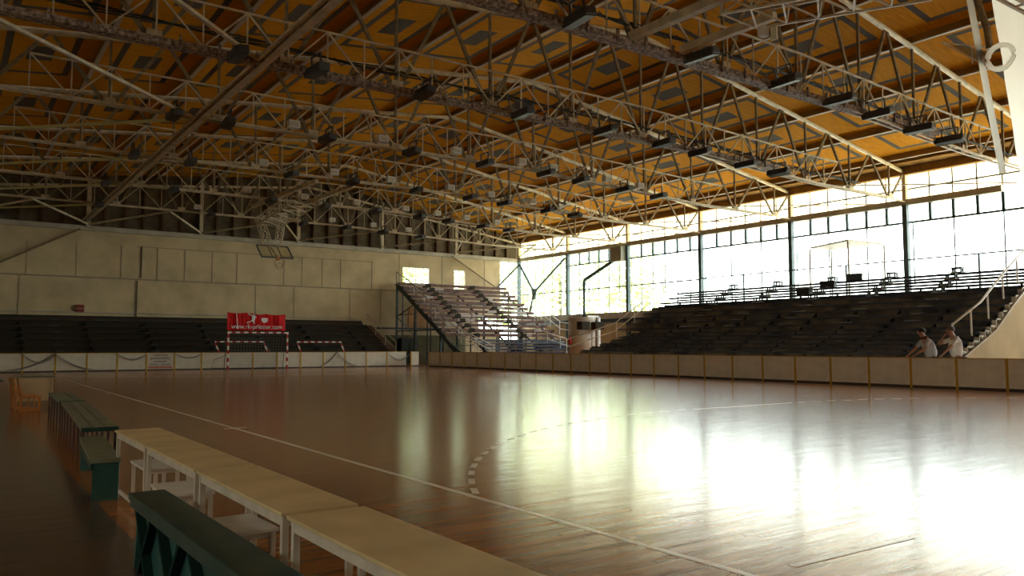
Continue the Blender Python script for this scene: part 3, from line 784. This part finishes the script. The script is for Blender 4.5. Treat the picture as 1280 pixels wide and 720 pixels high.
# cream end panel towards the viewer
pr_ = [(24.3, 0), (24.3, .70), (24.45, .80), (26.65, 1.68), (28.0, 2.55), (30.6, 4.05), (30.6, 0)]
MB().poly([(x, 11.75, z) for x, z in pr_], (0, -.08, 0)).build('end_panel', wallpaint, RS)
m = MB()
for (x, z), (x2, z2) in zip(pr_[1:-1], pr_[2:-1]): m.bar((x, 11.68, z), (x2, 11.68, z2), .04, .05)
m.build('end_trim', pale_steel, RS)
m = MB()
for i, (d, z) in enumerate(lo+hi):
    m.box(d-.20, d-.16, 11.72, 11.86, z-.28, z+.03).box(d-.20, d+.12, 11.72, 11.86, z-.02, z+.03).bar((d+.10, 11.79, z), (d+.2, 11.79, z-.22), .04, .12)
    m.box(d-.1, d+.22, 11.72, 11.86, z-.24, z-.20)
m.build('bench_bracket', pale_steel, RS)
def rail(parent, pts, h, r=.022, mid=True, posts=None, material=None):
    material = material or white_steel
    top = [(x, y, z+h) for x, y, z in pts]
    m = MB().tube(top, r, 8)
    if mid: m.tube([(x, y, z+h*.5) for x, y, z in pts], r*.8, 8)
    o = m.build('handrail', material, parent, smooth=True)
    L = [0]
    for a, b in zip(pts, pts[1:]): L.append(L[-1]+(Vector(b)-Vector(a)).length)
    n = posts or max(2, round(L[-1]/1.4)+1)
    for i in range(n):
        s = L[-1]*i/(n-1)
        for k in range(len(pts)-1):
            if L[k] <= s <= L[k+1]+1e-6:
                v = Vector(pts[k]).lerp(Vector(pts[k+1]), (s-L[k])/(L[k+1]-L[k])); break
        MB().tube([v, v+Vector((0, 0, h))], r*.9, 6).build('rail_post', material, parent)
    return o
hr = rail(RS, [(24.7, 12.05, 1.04), (26.45, 12.0, 1.78), (28.1, 11.95, 2.85), (30.0, 11.95, 3.85)], .80, .036, False, 6)
# walkway and guard rail behind the stand
wk = thing('rear_walkway', 'raised walkway with green guard rail behind the right stand, in front of the windows', 'walkway', (33, 20, 3.3))
MB().box(35.2, 36.15, 8, 31.5, 3.22, 3.32).build('deck', dark_steel, wk)
m = MB(); m.box(36.05, 36.10, 6, 31.9, 5.12, 5.18)
for i in range(9): y = 31.9-DC/2*i; m.box(36.04, 36.11, y-.035, y+.035, 3.3, 5.18)
m.build('guard_rail', green_steel, wk)
m = MB()
for i in range(20): y = 29-i*1.0; m.box(30.35, 30.40, y-.015, y+.015, 3.6, 4.25)
# left end handrails of right stand
lr = RS
rail(lr, [(24.3, 29.9, .75), (26.6, 29.0, 1.55), (28.2, 28.9, 2.55), (30.2, 29.2, 3.6)], .75, .03, True, 6)

# canopy frame at the top of the right stand
cf = thing('camera_platform_canopy', 'thin white frame with a net roof standing on top of the right stand', 'canopy', (34, 21.5, 3.3))
CPT = [(33.8, 23.04), (32.63, 20.3), (35.2, 20.1), (35.2, 22.8)]
for x, y in CPT: MB().tube([(x, y, 3.32), (x, y, 5.85)], .042).build('post', pale_steel, cf)
MB().poly([(x, y, 5.86) for x, y in CPT], (0, 0, .07)).build('roof_net', cream_steel, cf)
MB().bar((33.8, 23.04, 5.2), (34.05, 23.0, 5.8), .03, .03).build('knee_brace', pale_steel, cf)
# dark boxes stored at top of the stand
for i, (x, y, z, l) in enumerate([(29.35, 20.3, 3.34, 'left'), (29.83, 19.5, 3.61, 'middle'), (30.3, 18.6, 3.87, 'right')]):
    q = thing('equipment_box', 'dark box in the clutter on the top rows under the canopy, %s one' % l, 'box', (x, y, z), R(12*i), 'boxes on the top rows')
    MB().box(-.16, .16, -.3, .3, 0, .28).build('body', dark_steel, q, local=True, bevel=.02)
    MB().box(-.17, .17, -.31, .31, .20, .24).build('lid_band', lamp_mat, q, local=True)

# corner stand
lo2 = [(40.9+.44*i, .85+.19*i) for i in range(5)]
hi2 = [(43.15+.58*i, 1.98+.325*i) for i in range(12)]
def cb_(i): return navy if i < 5 else darkbrown_bench
CS = stand('steep corner stand of worn brown benches with blue lower rows, below the end wall windows', 'x', lo2+hi2, 25.3, 34.2, cb_, None, [(27.9, 5, 17), (31.6, 5, 17)], seatw=.36, post_every=2.2, step=worn_bench, fascia=.19, drop=.45, blocks=True,
           overhang=lambda i, a, b: (a+(1.7 if i < 5 else 0), b+(-.1 if i % 2 else .1)))
# worn lighter seats
for i, (d, z) in enumerate(hi2):
    m = MB(); x = 25.9
    while x < 33.8:
        L = random.choice([.5, .9, 1.3])
        if random.random() < (.22 if i > 5 else .4): m.box(x, min(x+L, 34), d-.216, d+.175, z+.002, z+.014).box(x, min(x+L, 34), d-.216, d-.206, z-.15, z+.014)
        x += L+random.choice([.1, .4, .8])
    m.build('worn_seat_top', worn_bench, CS)
m = MB()
for s in (25.3,):
    pts = [(s, d, z-.2) for d, z in lo2+hi2]
    for a, b in zip(pts, pts[1:]): m.bar(a, b, .10, .22)
m.build('side_stringer', green_steel, CS)
for x, y, z in ((25.3, 49.6, 5.4), (25.3, 46.9, 3.8), (25.3, 43.6, 2.0)):
    MB().box(x-.06, x+.06, y-.06, y+.06, 0, z).build('side_post', green_steel, CS)
MB().bar((25.3, 49.6, 3.2), (25.3, 46.9, 4.0), .05, .05).bar((25.3, 49.6, 3.3), (25.3, 46.9, 3.3), .05, .05).bar((25.3, 49.6, 3.2), (25.3, 46.9, 1.8), .04, .04).bar((25.3, 49.6, 2.2), (25.3, 43.6, 2.2), .06, .06).build('side_bracing', green_steel, CS)
h1 = CS
rail(h1, [(25.7, 49.4, 5.2), (25.9, 43.2, 1.7), (26.5, 41.1, .6)], .85, .028, True, 7, pale_steel)
MB().tube([(25.3, 49.7, 5.4), (25.3, 49.7, 6.3)], .03).tube([(25.3, 49.7, 6.3), (25.4, 46.5, 4.9)], .022).build('side_rail', green_steel, h1)
h2 = CS
rail(h2, [(26.3, 43.1, 1.65), (27.3, 40.6, .55)], .65, .03, True, 3)
h3 = CS
rail(h3, [(34.45, 49.4, 5.2), (34.45, 43.0, 1.9), (34.5, 42.0, 1.8)], .9, .028, True, 8)
h4 = CS
rail(h4, [(32.3, 43.1, 1.5), (33.3, 41.2, .85), (34.5, 40.2, .4)], .85, .028, True, 5)
MB().box(31.9, 34.4, 42.6, 42.7, .9, 1.55).build('parapet', mat('pale_parapet', (.6, .58, .52), .6), CS)

# far end stand
er = [(45.1+.72*i, .92+.33*i) for i in range(6)]
ES = stand('low dull dark bench stand along the far end wall behind the goal', 'x', er, -9.0, 22.6, grey_bench, matte_dark, [(4.6, 0, 6), (9.0, 0, 6), (14.9, 0, 6)], seatw=.34, post_every=3.0, step=dark_steel)
MB().box(-9, 22.6, 49.2, 49.35, 2.3, 2.7).build('back_board', grey_bench, ES)
MB().tube([(11.3, 49.3, 1.0), (11.3, 49.3, 2.6)], .03).build('thin_pole', pale_steel, ES)
h5 = ES
rail(h5, [(22.9, 49.3, 2.45), (22.9, 45.0, .6)], .85, .024, True, 4, cream_steel)
MB().box(22.65, 23.5, 45.2, 49.3, .3, .4).bar((23.1, 45.2, .5), (23.1, 49.3, 2.5), .5, .12).build('stair_flight', fin_mat, h5)
q = thing('utility_cabinet', 'dark green cabinet under the left side of the corner stand', 'cabinet', (25.9, 49.5, 0))
MB().box(25.45, 26.6, 49.0, 50.2, 0, 1.75).build('body', mat('dark_green_cabinet', (.035, .05, .03), .6), q, bevel=.02)
MB().box(26.0, 26.03, 48.97, 49.0, .1, 1.65).box(25.5, 26.55, 48.96, 49.0, 1.60, 1.66).build('door_seam', dark_steel, q)
q = thing('wall_hose_box', 'small dark red box on the far end wall at the left', 'wall box', (6.05, YE-.2, 3.3))
MB().box(5.88, 6.27, YE-.22, YE, 3.09, 3.50).build('body', mat('dull_red', (.22, .02, .015), .5), q, bevel=.02)
MB().box(5.86, 6.29, YE-.24, YE-.22, 3.27, 3.31).build('band', mat('pale_band', (.4, .25, .2), .5), q)

# ------------------------------------------------------------------ round column and openings under the sill
rc = thing('round_column', 'fat round beige column between the corner stand and the right stand', 'column', (32.1, 38, 0))
MB().tube([(32.1, 38, 0), (32.1, 38, 2.75)], .82, 40).build('shaft', concrete, rc, smooth=True)
MB().tube([(32.1, 38, 2.75), (32.1, 38, 2.95)], .86, 40).build('cap', concrete, rc)
for i, (dx, l) in enumerate(((-.80, 'left'), (.32, 'right'))):
    s_ = thing('loudspeaker', 'black loudspeaker fixed on the round beige column, %s one' % l, 'loudspeaker', (32.1+dx, 36.93, 2.4), R(0), 'loudspeakers on the round column')
    MB().box(-.34, .34, -.25, .2, -.22, .26).build('cabinet', matte_dark, s_, local=True, bevel=.02)
    MB().box(-.05+(.3 if i == 0 else 0), .05+(.3 if i == 0 else 0), .19, .55 if i == 0 else .3, -.05, .05).build('bracket', dark_steel, s_, local=True)
    MB().box(-.30, .30, -.265, -.25, -.18, .22).build('grille', matte_dark, s_, local=True)
dfm = thing('door_frame', 'tall white post and header frame right of the round column', 'door frame', (32.9, 37.4, 0))
MB().box(32.78, 32.92, 37.2, 37.34, 0, 3.05).build('jamb', white_steel, dfm)
MB().box(31.9, 32.92, 37.2, 37.34, 2.95, 3.05).build('header', white_steel, dfm)
for i, y in enumerate((33.0, 35.6, 41.5)):
    d = struct('door_%d' % (i+1), MB().box(XW-.06, XW, y, y+1.6, 0, 2.3), mat('brownish_door', (.30, .22, .14), .6))
    MB().box(XW-.09, XW-.05, y-.06, y, 0, 2.36).box(XW-.09, XW-.05, y+1.6, y+1.66, 0, 2.36).box(XW-.09, XW-.05, y-.06, y+1.66, 2.3, 2.36).build('door_frame', beam_mat, d)
q = thing('fire_extinguisher', 'red fire extinguisher on the wall left of the round column', 'fire extinguisher', (31.2, 38.2, 1.1))
MB().tube([(31.15, 38.0, 1.25), (31.15, 38.0, 1.35), (31.15, 38.0, 1.7), (31.15, 38.0, 1.78)], [.02, .10, .10, .04], 12).build('cylinder', red_paint, q, smooth=True)
MB().box(31.1, 31.2, 37.97, 38.03, 1.78, 1.84).build('valve', dark_steel, q)

# ------------------------------------------------------------------ tables, stools and benches at the left
def table(y0, y1, label):
    L = y1-y0; t = thing('long_table', label, 'table', (1.13, y0, 0), 0, 'tables in a row beside the sideline')
    W = .335; H = .53
    MB().box(0, W, 0, L, H-.016, H).build('table_top', table_top, t, local=True, bevel=.003)
    MB().box(.015, .032, .02, L-.02, H-.06, H-.016).box(W-.032, W-.015, .02, L-.02, H-.06, H-.016).box(.015, W-.015, .02, .037, H-.06, H-.016).box(.015, W-.015, L-.037, L-.02, H-.06, H-.016).build('apron', table_frame, t, local=True)
    for x in (.012, W-.04):
        for y in (.018, L-.05):
            MB().box(x, x+.028, y, y+.028, 0, H-.016).build('leg', table_frame, t, local=True, bevel=.002)
    MB().box(.02, .035, .04, L-.04, .05, .08).build('stretcher', table_frame, t, local=True)
    return t
table(5.96, 7.1, 'cream wooden table at the far end of the row, touching the green benches')
table(4.60, 5.92, 'cream wooden table, second from the far end of the row')
table(3.21, 4.56, 'cream wooden table, third from the far end of the row')
table(1.55, 3.15, 'cream wooden table nearest the viewer, cut by the bottom edge')
def stool(x, y, rz, label, wx=.24, ly=.42, H=.30):
    t = thing('stool', label, 'stool', (x, y, 0), rz, 'pale stools tucked under the tables')
    MB().box(-wx/2, wx/2, -ly/2, -.003, H-.018, H).box(-wx/2, wx/2, .003, ly/2, H-.018, H).build('seat', stool_top, t, local=True)
    for sx_ in (-1, 1):
        for sy in (-1, 1):
            MB().box(sx_*(wx/2-.02)-.012, sx_*(wx/2-.02)+.012, sy*(ly/2-.03)-.012, sy*(ly/2-.03)+.012, 0, H-.018).build('leg', table_frame, t, local=True)
    MB().box(-wx/2+.02, wx/2-.02, ly/2-.035, ly/2-.025, H-.05, H-.018).box(-wx/2+.02, wx/2-.02, -ly/2+.025, -ly/2+.035, H-.05, H-.018).box(-.006, .006, -ly/2+.03, ly/2-.03, H-.05, H-.018).build('apron', table_frame, t, local=True)
stool(1.265, 4.19, R(2), 'pale two-board stool half under the third table, beside the green bench')
stool(1.27, 5.45, R(-3), 'pale stool under the second table, behind the end of the green bench', .30, .5)
stool(1.33, 6.55, R(0), 'pale stool under the farthest table', .26, .5, .32)
stool(1.24, 2.72, R(3), 'pale stool under the nearest table at the bottom edge')

nbh = thing('green_bench', 'dark green painted bench in front of the tables, cut by the bottom edge', 'bench', (.95, 4.9, 0), R(.6))
BL = 2.9
MB().box(-.09, .10, -BL, 0, .355, .39).build('seat', green_bench, nbh, local=True, bevel=.004)
MB().box(-.085, -.06, -BL+.03, -.02, .32, .355).build('side_rail', green_bench, nbh, local=True)
for i, y in enumerate((-.12, -.95, -1.78, -2.6)):
    MB().poly([(-.05, y+.06, .32), (.07, y+.06, .32), (.085, y+.06, 0), (-.065, y+.06, 0)], (0, -.03, 0)).build('end_board', green_panel, nbh, local=True)
m = MB()
MB().box(-.035, -.02, -BL+.1, -.06, .02, .34).build('back_panel', green_panel, nbh, local=True)
for i, (a, b) in enumerate(((-.12, -.42), (-.52, -.22), (-.62, -.95), (-1.1, -.8), (-1.2, -1.55), (-1.8, -1.45))):
    m.bar((-.055, a, .35), (-.055, b, .0), .025, .05, (1, 0, 0))
m.build('diagonal_brace', brace_green, nbh, local=True)
pb = thing('green_bench', 'short end-on green bench with faded top and solid green end board', 'bench', (1.05, 6.98, 0), R(-4.5))
MB().box(-.10, .115, 0, 1.9, .29, .32).build('seat', pedestal_top, pb, local=True, bevel=.004)
MB().box(-.085, .10, .01, .04, 0, .29).build('end_board', green_panel, pb, local=True)
MB().box(-.085, .10, 1.8, 1.83, 0, .29).build('end_board', green_panel, pb, local=True)
MB().box(-.10, -.08, .0, 1.85, .24, .29).build('side_rail', green_bench, pb, local=True)
def slat_bench(x, y, L, rz, label):
    t = thing('slatted_bench', label, 'bench', (x, y, 0), rz, 'slatted green benches in a line')
    for i in range(3):
        MB().box(.0+i*.112, .10+i*.112, 0, L, .385, .41).build('slat', green_slat, t, local=True, bevel=.004)
    MB().box(0, .325, -.012, 0, .37, .412).build('end_rail', green_bench, t, local=True)
    n = int(L/.62)
    for i in range(n+1):
        y_ = .05+(L-.1)*i/n
        MB().box(.01, .032, y_, y_+.022, 0, .385).build('leg', mat('rusty_dark_leg', (.05, .025, .025), .6), t, local=True)
        MB().box(.29, .312, y_, y_+.022, 0, .385).build('leg', MATS['rusty_dark_leg'], t, local=True)
    MB().box(.01, .03, .05, L-.05, .355, .385).build('side_bar', MATS['rusty_dark_leg'], t, local=True)
slat_bench(1.10, 8.75, 4.3, R(-3.6), 'long weathered green slatted bench, the nearer of the two in line')
slat_bench(1.36, 13.15, 2.5, R(-2), 'weathered green slatted bench, the farther of the two, ending by the orange chair')
# desk and chair
dk = thing('desk', 'desk with a cream front panel beyond the slatted benches at the left', 'desk', (1.5, 18.3, 0))
MB().box(1.12, 1.80, 18.3, 18.85, .585, .61).build('desk_top', green_slat, dk)
MB().box(1.16, 1.76, 18.36, 18.38, .12, .585).build('front_panel', cream_front, dk)
MB().box(1.14, 1.17, 18.34, 18.82, 0, .585).box(1.75, 1.78, 18.34, 18.82, 0, .585).build('side_panel', cream_front, dk)
ch = thing('wooden_chair', 'orange varnished wooden chair in front of the cream desk', 'chair', (1.28, 17.3, 0), R(0))
MB().box(-.13, .20, -.17, .17, .25, .275).build('seat', orange_wood, ch, local=True, bevel=.01)
MB().poly([(-.13, -.17, .30), (-.13, .17, .30), (-.19, .15, .60), (-.19, -.15, .60)], (.025, 0, .004)).build('backrest', orange_wood, ch, local=True)
for x in (-.13, .17):
    for y in (-.16, .14): MB().box(x, x+.024, y, y+.024, 0, .25).build('leg', orange_wood, ch, local=True)
MB().box(-.13, .194, -.16, -.14, .01, .03).box(-.13, .194, .14, .16, .01, .03).build('runner', orange_wood, ch, local=True)
for y in (-.16, .14): MB().bar((-.125, y+.01, .25), (-.16, y+.01, .45), .024, .03).build('back_post', orange_wood, ch, local=True)
MB().box(-.12, -.1, -.14, .14, .03, .25).build('side_panel', orange_wood, ch, local=True)
c2 = copy_tree(ch); c2.location = (1.22, 18.0, 0); c2.rotation_euler = (0, 0, R(12)); c2['label'] = 'dark-looking wooden chair behind the orange one, against the cream desk'
ch['group'] = c2['group'] = 'wooden chairs by the desk'
lt = thing('low_table', 'dark low table top at the left edge beyond the chairs', 'table', (.3, 20, 0))
MB().box(-.6, 1.0, 19.6, 20.3, .46, .49).build('table_top', dark_steel, lt)
for x in (-.5, .9):
    for y in (19.7, 20.2): MB().box(x-.02, x+.02, y-.02, y+.02, 0, .46).build('leg', dark_steel, lt)

# ------------------------------------------------------------------ people
def skinned(name, verts, edges, radii, material, parent=None, root=0, sub=2):
    me = bpy.data.meshes.new(name); me.from_pydata(verts, edges, []); me.update()
    o = bpy.data.objects.new(name, me); COL.objects.link(o)
    o.modifiers.new('skin', 'SKIN')
    for i, r in enumerate(radii):
        d = me.skin_vertices[0].data[i]; d.radius = (r, r) if not isinstance(r, tuple) else r; d.use_root = (i == root)
    s = o.modifiers.new('sub', 'SUBSURF'); s.levels = sub; s.render_levels = sub
    bpy.context.view_layer.update()
    nm = bpy.data.meshes.new_from_object(o.evaluated_get(bpy.context.evaluated_depsgraph_get()))
    o.modifiers.clear(); o.data = nm; nm.materials.clear(); nm.materials.append(material)
    for p in nm.polygons: p.use_smooth = True
    if parent: o.parent = parent
    return o
def ellipsoid(name, c, r, material, parent, seg=16):
    bm = bmesh.new(); bmesh.ops.create_uvsphere(bm, u_segments=seg, v_segments=10, radius=1)
    for v in bm.verts: v.co = Vector((v.co.x*r[0]+c[0], v.co.y*r[1]+c[1], v.co.z*r[2]+c[2]))
    me = bpy.data.meshes.new(name); bm.to_mesh(me); bm.free(); me.materials.append(material)
    for p in me.polygons: p.use_smooth = True
    o = bpy.data.objects.new(name, me); COL.objects.link(o); o.parent = parent
    return o
def person(label, loc, rz, lean, arms, shirt, hairm, group=None):
    """local frame: faces -y... +x is the person's left; figure looks along -y (turned by rz)."""
    t = thing('person', label, 'person', loc, rz, group)
    hip = Vector((0, .12, .90)); chest = hip+Vector((0, -math.sin(lean)*.42, math.cos(lean)*.42)); neck = hip+Vector((0, -math.sin(lean)*.56, math.cos(lean)*.56))
    nk = neck+Vector((0, -.05, .07)); head = nk+Vector((0, -.05, .10)); crown = head+Vector((0, .01, .09))
    V = [hip, hip.lerp(chest, .5), chest, neck, nk, head, crown]; E = [(0, 1), (1, 2), (2, 3), (3, 4), (4, 5), (5, 6)]
    Rr = [.13, .125, .145, .10, .062, .104, .085]
    for s in (-1, 1):
        i = len(V); V += [hip+Vector((s*.09, 0, -.06)), Vector((s*.10, .06, .48)), Vector((s*.11, .10, .08)), Vector((s*.12, -.02, .035)), Vector((s*.12, -.10, .03))]
        E += [(0, i), (i, i+1), (i+1, i+2), (i+2, i+3), (i+3, i+4)]; Rr += [.09, .058, .04, .042, .032]
    hands = []
    for s, (el, ha) in zip((-1, 1), arms):
        i = len(V); sh_ = chest.lerp(neck, .55)+Vector((s*.17, 0, 0)); V += [sh_, Vector(el), Vector(ha)]
        E += [(2, i), (i, i+1), (i+1, i+2)]; Rr += [.06, .042, .028]; d = (Vector(ha)-Vector(el)).normalized(); hands.append((len(V)-1, Vector(ha), d, s))
    for wi, wv, d, s in hands:      # palm, four fingers and a thumb
        i = len(V); side = d.cross(Vector((0, 0, 1))); side = side.normalized() if side.length > .01 else Vector((1, 0, 0))
        V.append(wv+d*.06); E.append((wi, i)); Rr.append(.03)
        for f, (off, L) in enumerate(((-.03, .07), (-.01, .085), (.01, .08), (.03, .062))):
            k = len(V); V += [wv+d*.09+side*off, wv+d*(.09+L*.6)+side*off*1.2+Vector((0, 0, -.012)), wv+d*(.09+L)+side*off*1.2+Vector((0, 0, -.03))]
            E += [(i, k), (k, k+1), (k+1, k+2)]; Rr += [.010, .009, .007]
        k = len(V); V += [wv+d*.045+side*(-s*.04), wv+d*.09+side*(-s*.055)]; E += [(i, k), (k, k+1)]; Rr += [.011, .008]
    body = skinned('body', [tuple(v) for v in V], E, Rr, skin, t)
    # shirt with sleeves
    V2 = [hip+Vector((0, .01, -.07)), hip.lerp(chest, .5), chest, neck]; E2 = [(0, 1), (1, 2), (2, 3)]; R2 = [(.20, .19), (.19, .18), (.205, .185), (.11, .10)]
    for s, (el, ha) in zip((-1, 1), arms):
        i = len(V2); sh_ = chest.lerp(neck, .55)+Vector((s*.17, 0, 0)); V2 += [sh_, sh_.lerp(Vector(el), .72)]; E2 += [(2, i), (i, i+1)]; R2 += [.078, .068]
    skinned('shirt', [tuple(v) for v in V2], E2, R2, shirt, t)
    V3 = [hip+Vector((0, 0, .0))]; E3 = []; R3 = [(.17, .16)]
    for s in (-1, 1):
        i = len(V3); V3 += [hip+Vector((s*.09, 0, -.10)), Vector((s*.10, .06, .48)), Vector((s*.11, .10, .10))]; E3 += [(0, i), (i, i+1), (i+1, i+2)]; R3 += [.105, .075, .065]
    skinned('trousers', [tuple(v) for v in V3], E3, R3, trouser, t)
    ellipsoid('hair', head+Vector((0, .03, .05)), (.100, .108, .098), hairm, t)
    m = MB(); m.poly([head+Vector((-.012, -.085, -.02)), head+Vector((.012, -.085, -.02)), head+Vector((0, -.085, .03))], (0, -.028, 0)); m.build('nose', skin, t, local=True)
    for s in (-1, 1):
        ellipsoid('ear', head+Vector((s*.085, .0, .0)), (.012, .02, .03), skin, t, 8)
        ellipsoid('eye', head+Vector((s*.03, -.082, .02)), (.012, .008, .008), hair, t, 8)
    m = MB(); m.box(head.x-.025, head.x+.025, head.y-.092, head.y-.08, head.z-.048, head.z-.040); m.build('mouth', red_paint, t, local=True)
    return t
PG = 'people behind the right boards'
person('person in a light grey T-shirt leaning forward on the boards, head down', (23.60, 12.22, 0), R(-122), R(24),
       [((-.24, -.30, 1.08), (-.16, -.52, .93)), ((.24, -.28, 1.08), (.16, -.52, .93))], shirt_grey, hair, PG)
person('person in a white shirt below the handrail, one hand raised to the face', (23.66, 11.55, 0), R(-128), R(9),
       [((-.20, -.32, 1.24), (-.08, -.20, 1.47)), ((.25, -.24, 1.12), (.15, -.36, .96))], shirt_white, hair_grey, PG)

# ------------------------------------------------------------------ trees outside
def tree(x, y, h, r, label):
    t = thing('tree', label, 'tree', (x, y, 0), 0, 'trees outside the end wall')
    MB().tube([(x, y, -.12), (x+.1, y, h*.5), (x, y, h*.8)], [.22, .16, .08]).build('trunk', bark, t)
    m = MB()
    for i in range(1100):
        a = random.uniform(0, 6.283); b = math.asin(random.uniform(-1, 1)); q = r*(random.random()**.4)
        c = Vector((x+math.cos(a)*math.cos(b)*q, y+math.sin(a)*math.cos(b)*q, h*.7+math.sin(b)*q*1.2))
        u = Vector([random.uniform(-1, 1) for _ in range(3)]).normalized()*.28; v = u.orthogonal().normalized()*.2
        n = len(m.v); m.v += [tuple(c-u), tuple(c+v), tuple(c+u), tuple(c-v)]; m.f.append((n, n+1, n+2, n+3))
    m.build('foliage', leaf, t)
TS = [(32.2, 60.5, 9, 3.2, 'behind the wide window'), (39.0, 62.5, 9.5, 3.1, 'behind the narrow window'), (46.8, 67, 10, 3.6, 'behind the glazed corner strip'),
      (45.5, 57.0, 10, 4.2, 'seen through the first bay of the window wall'), (47.5, 50.0, 9.5, 3.6, 'seen through the second bay of the window wall')]
for x, y, h_, r_, l in TS: tree(x, y, h_, r_, 'green leafy tree outside, '+l)
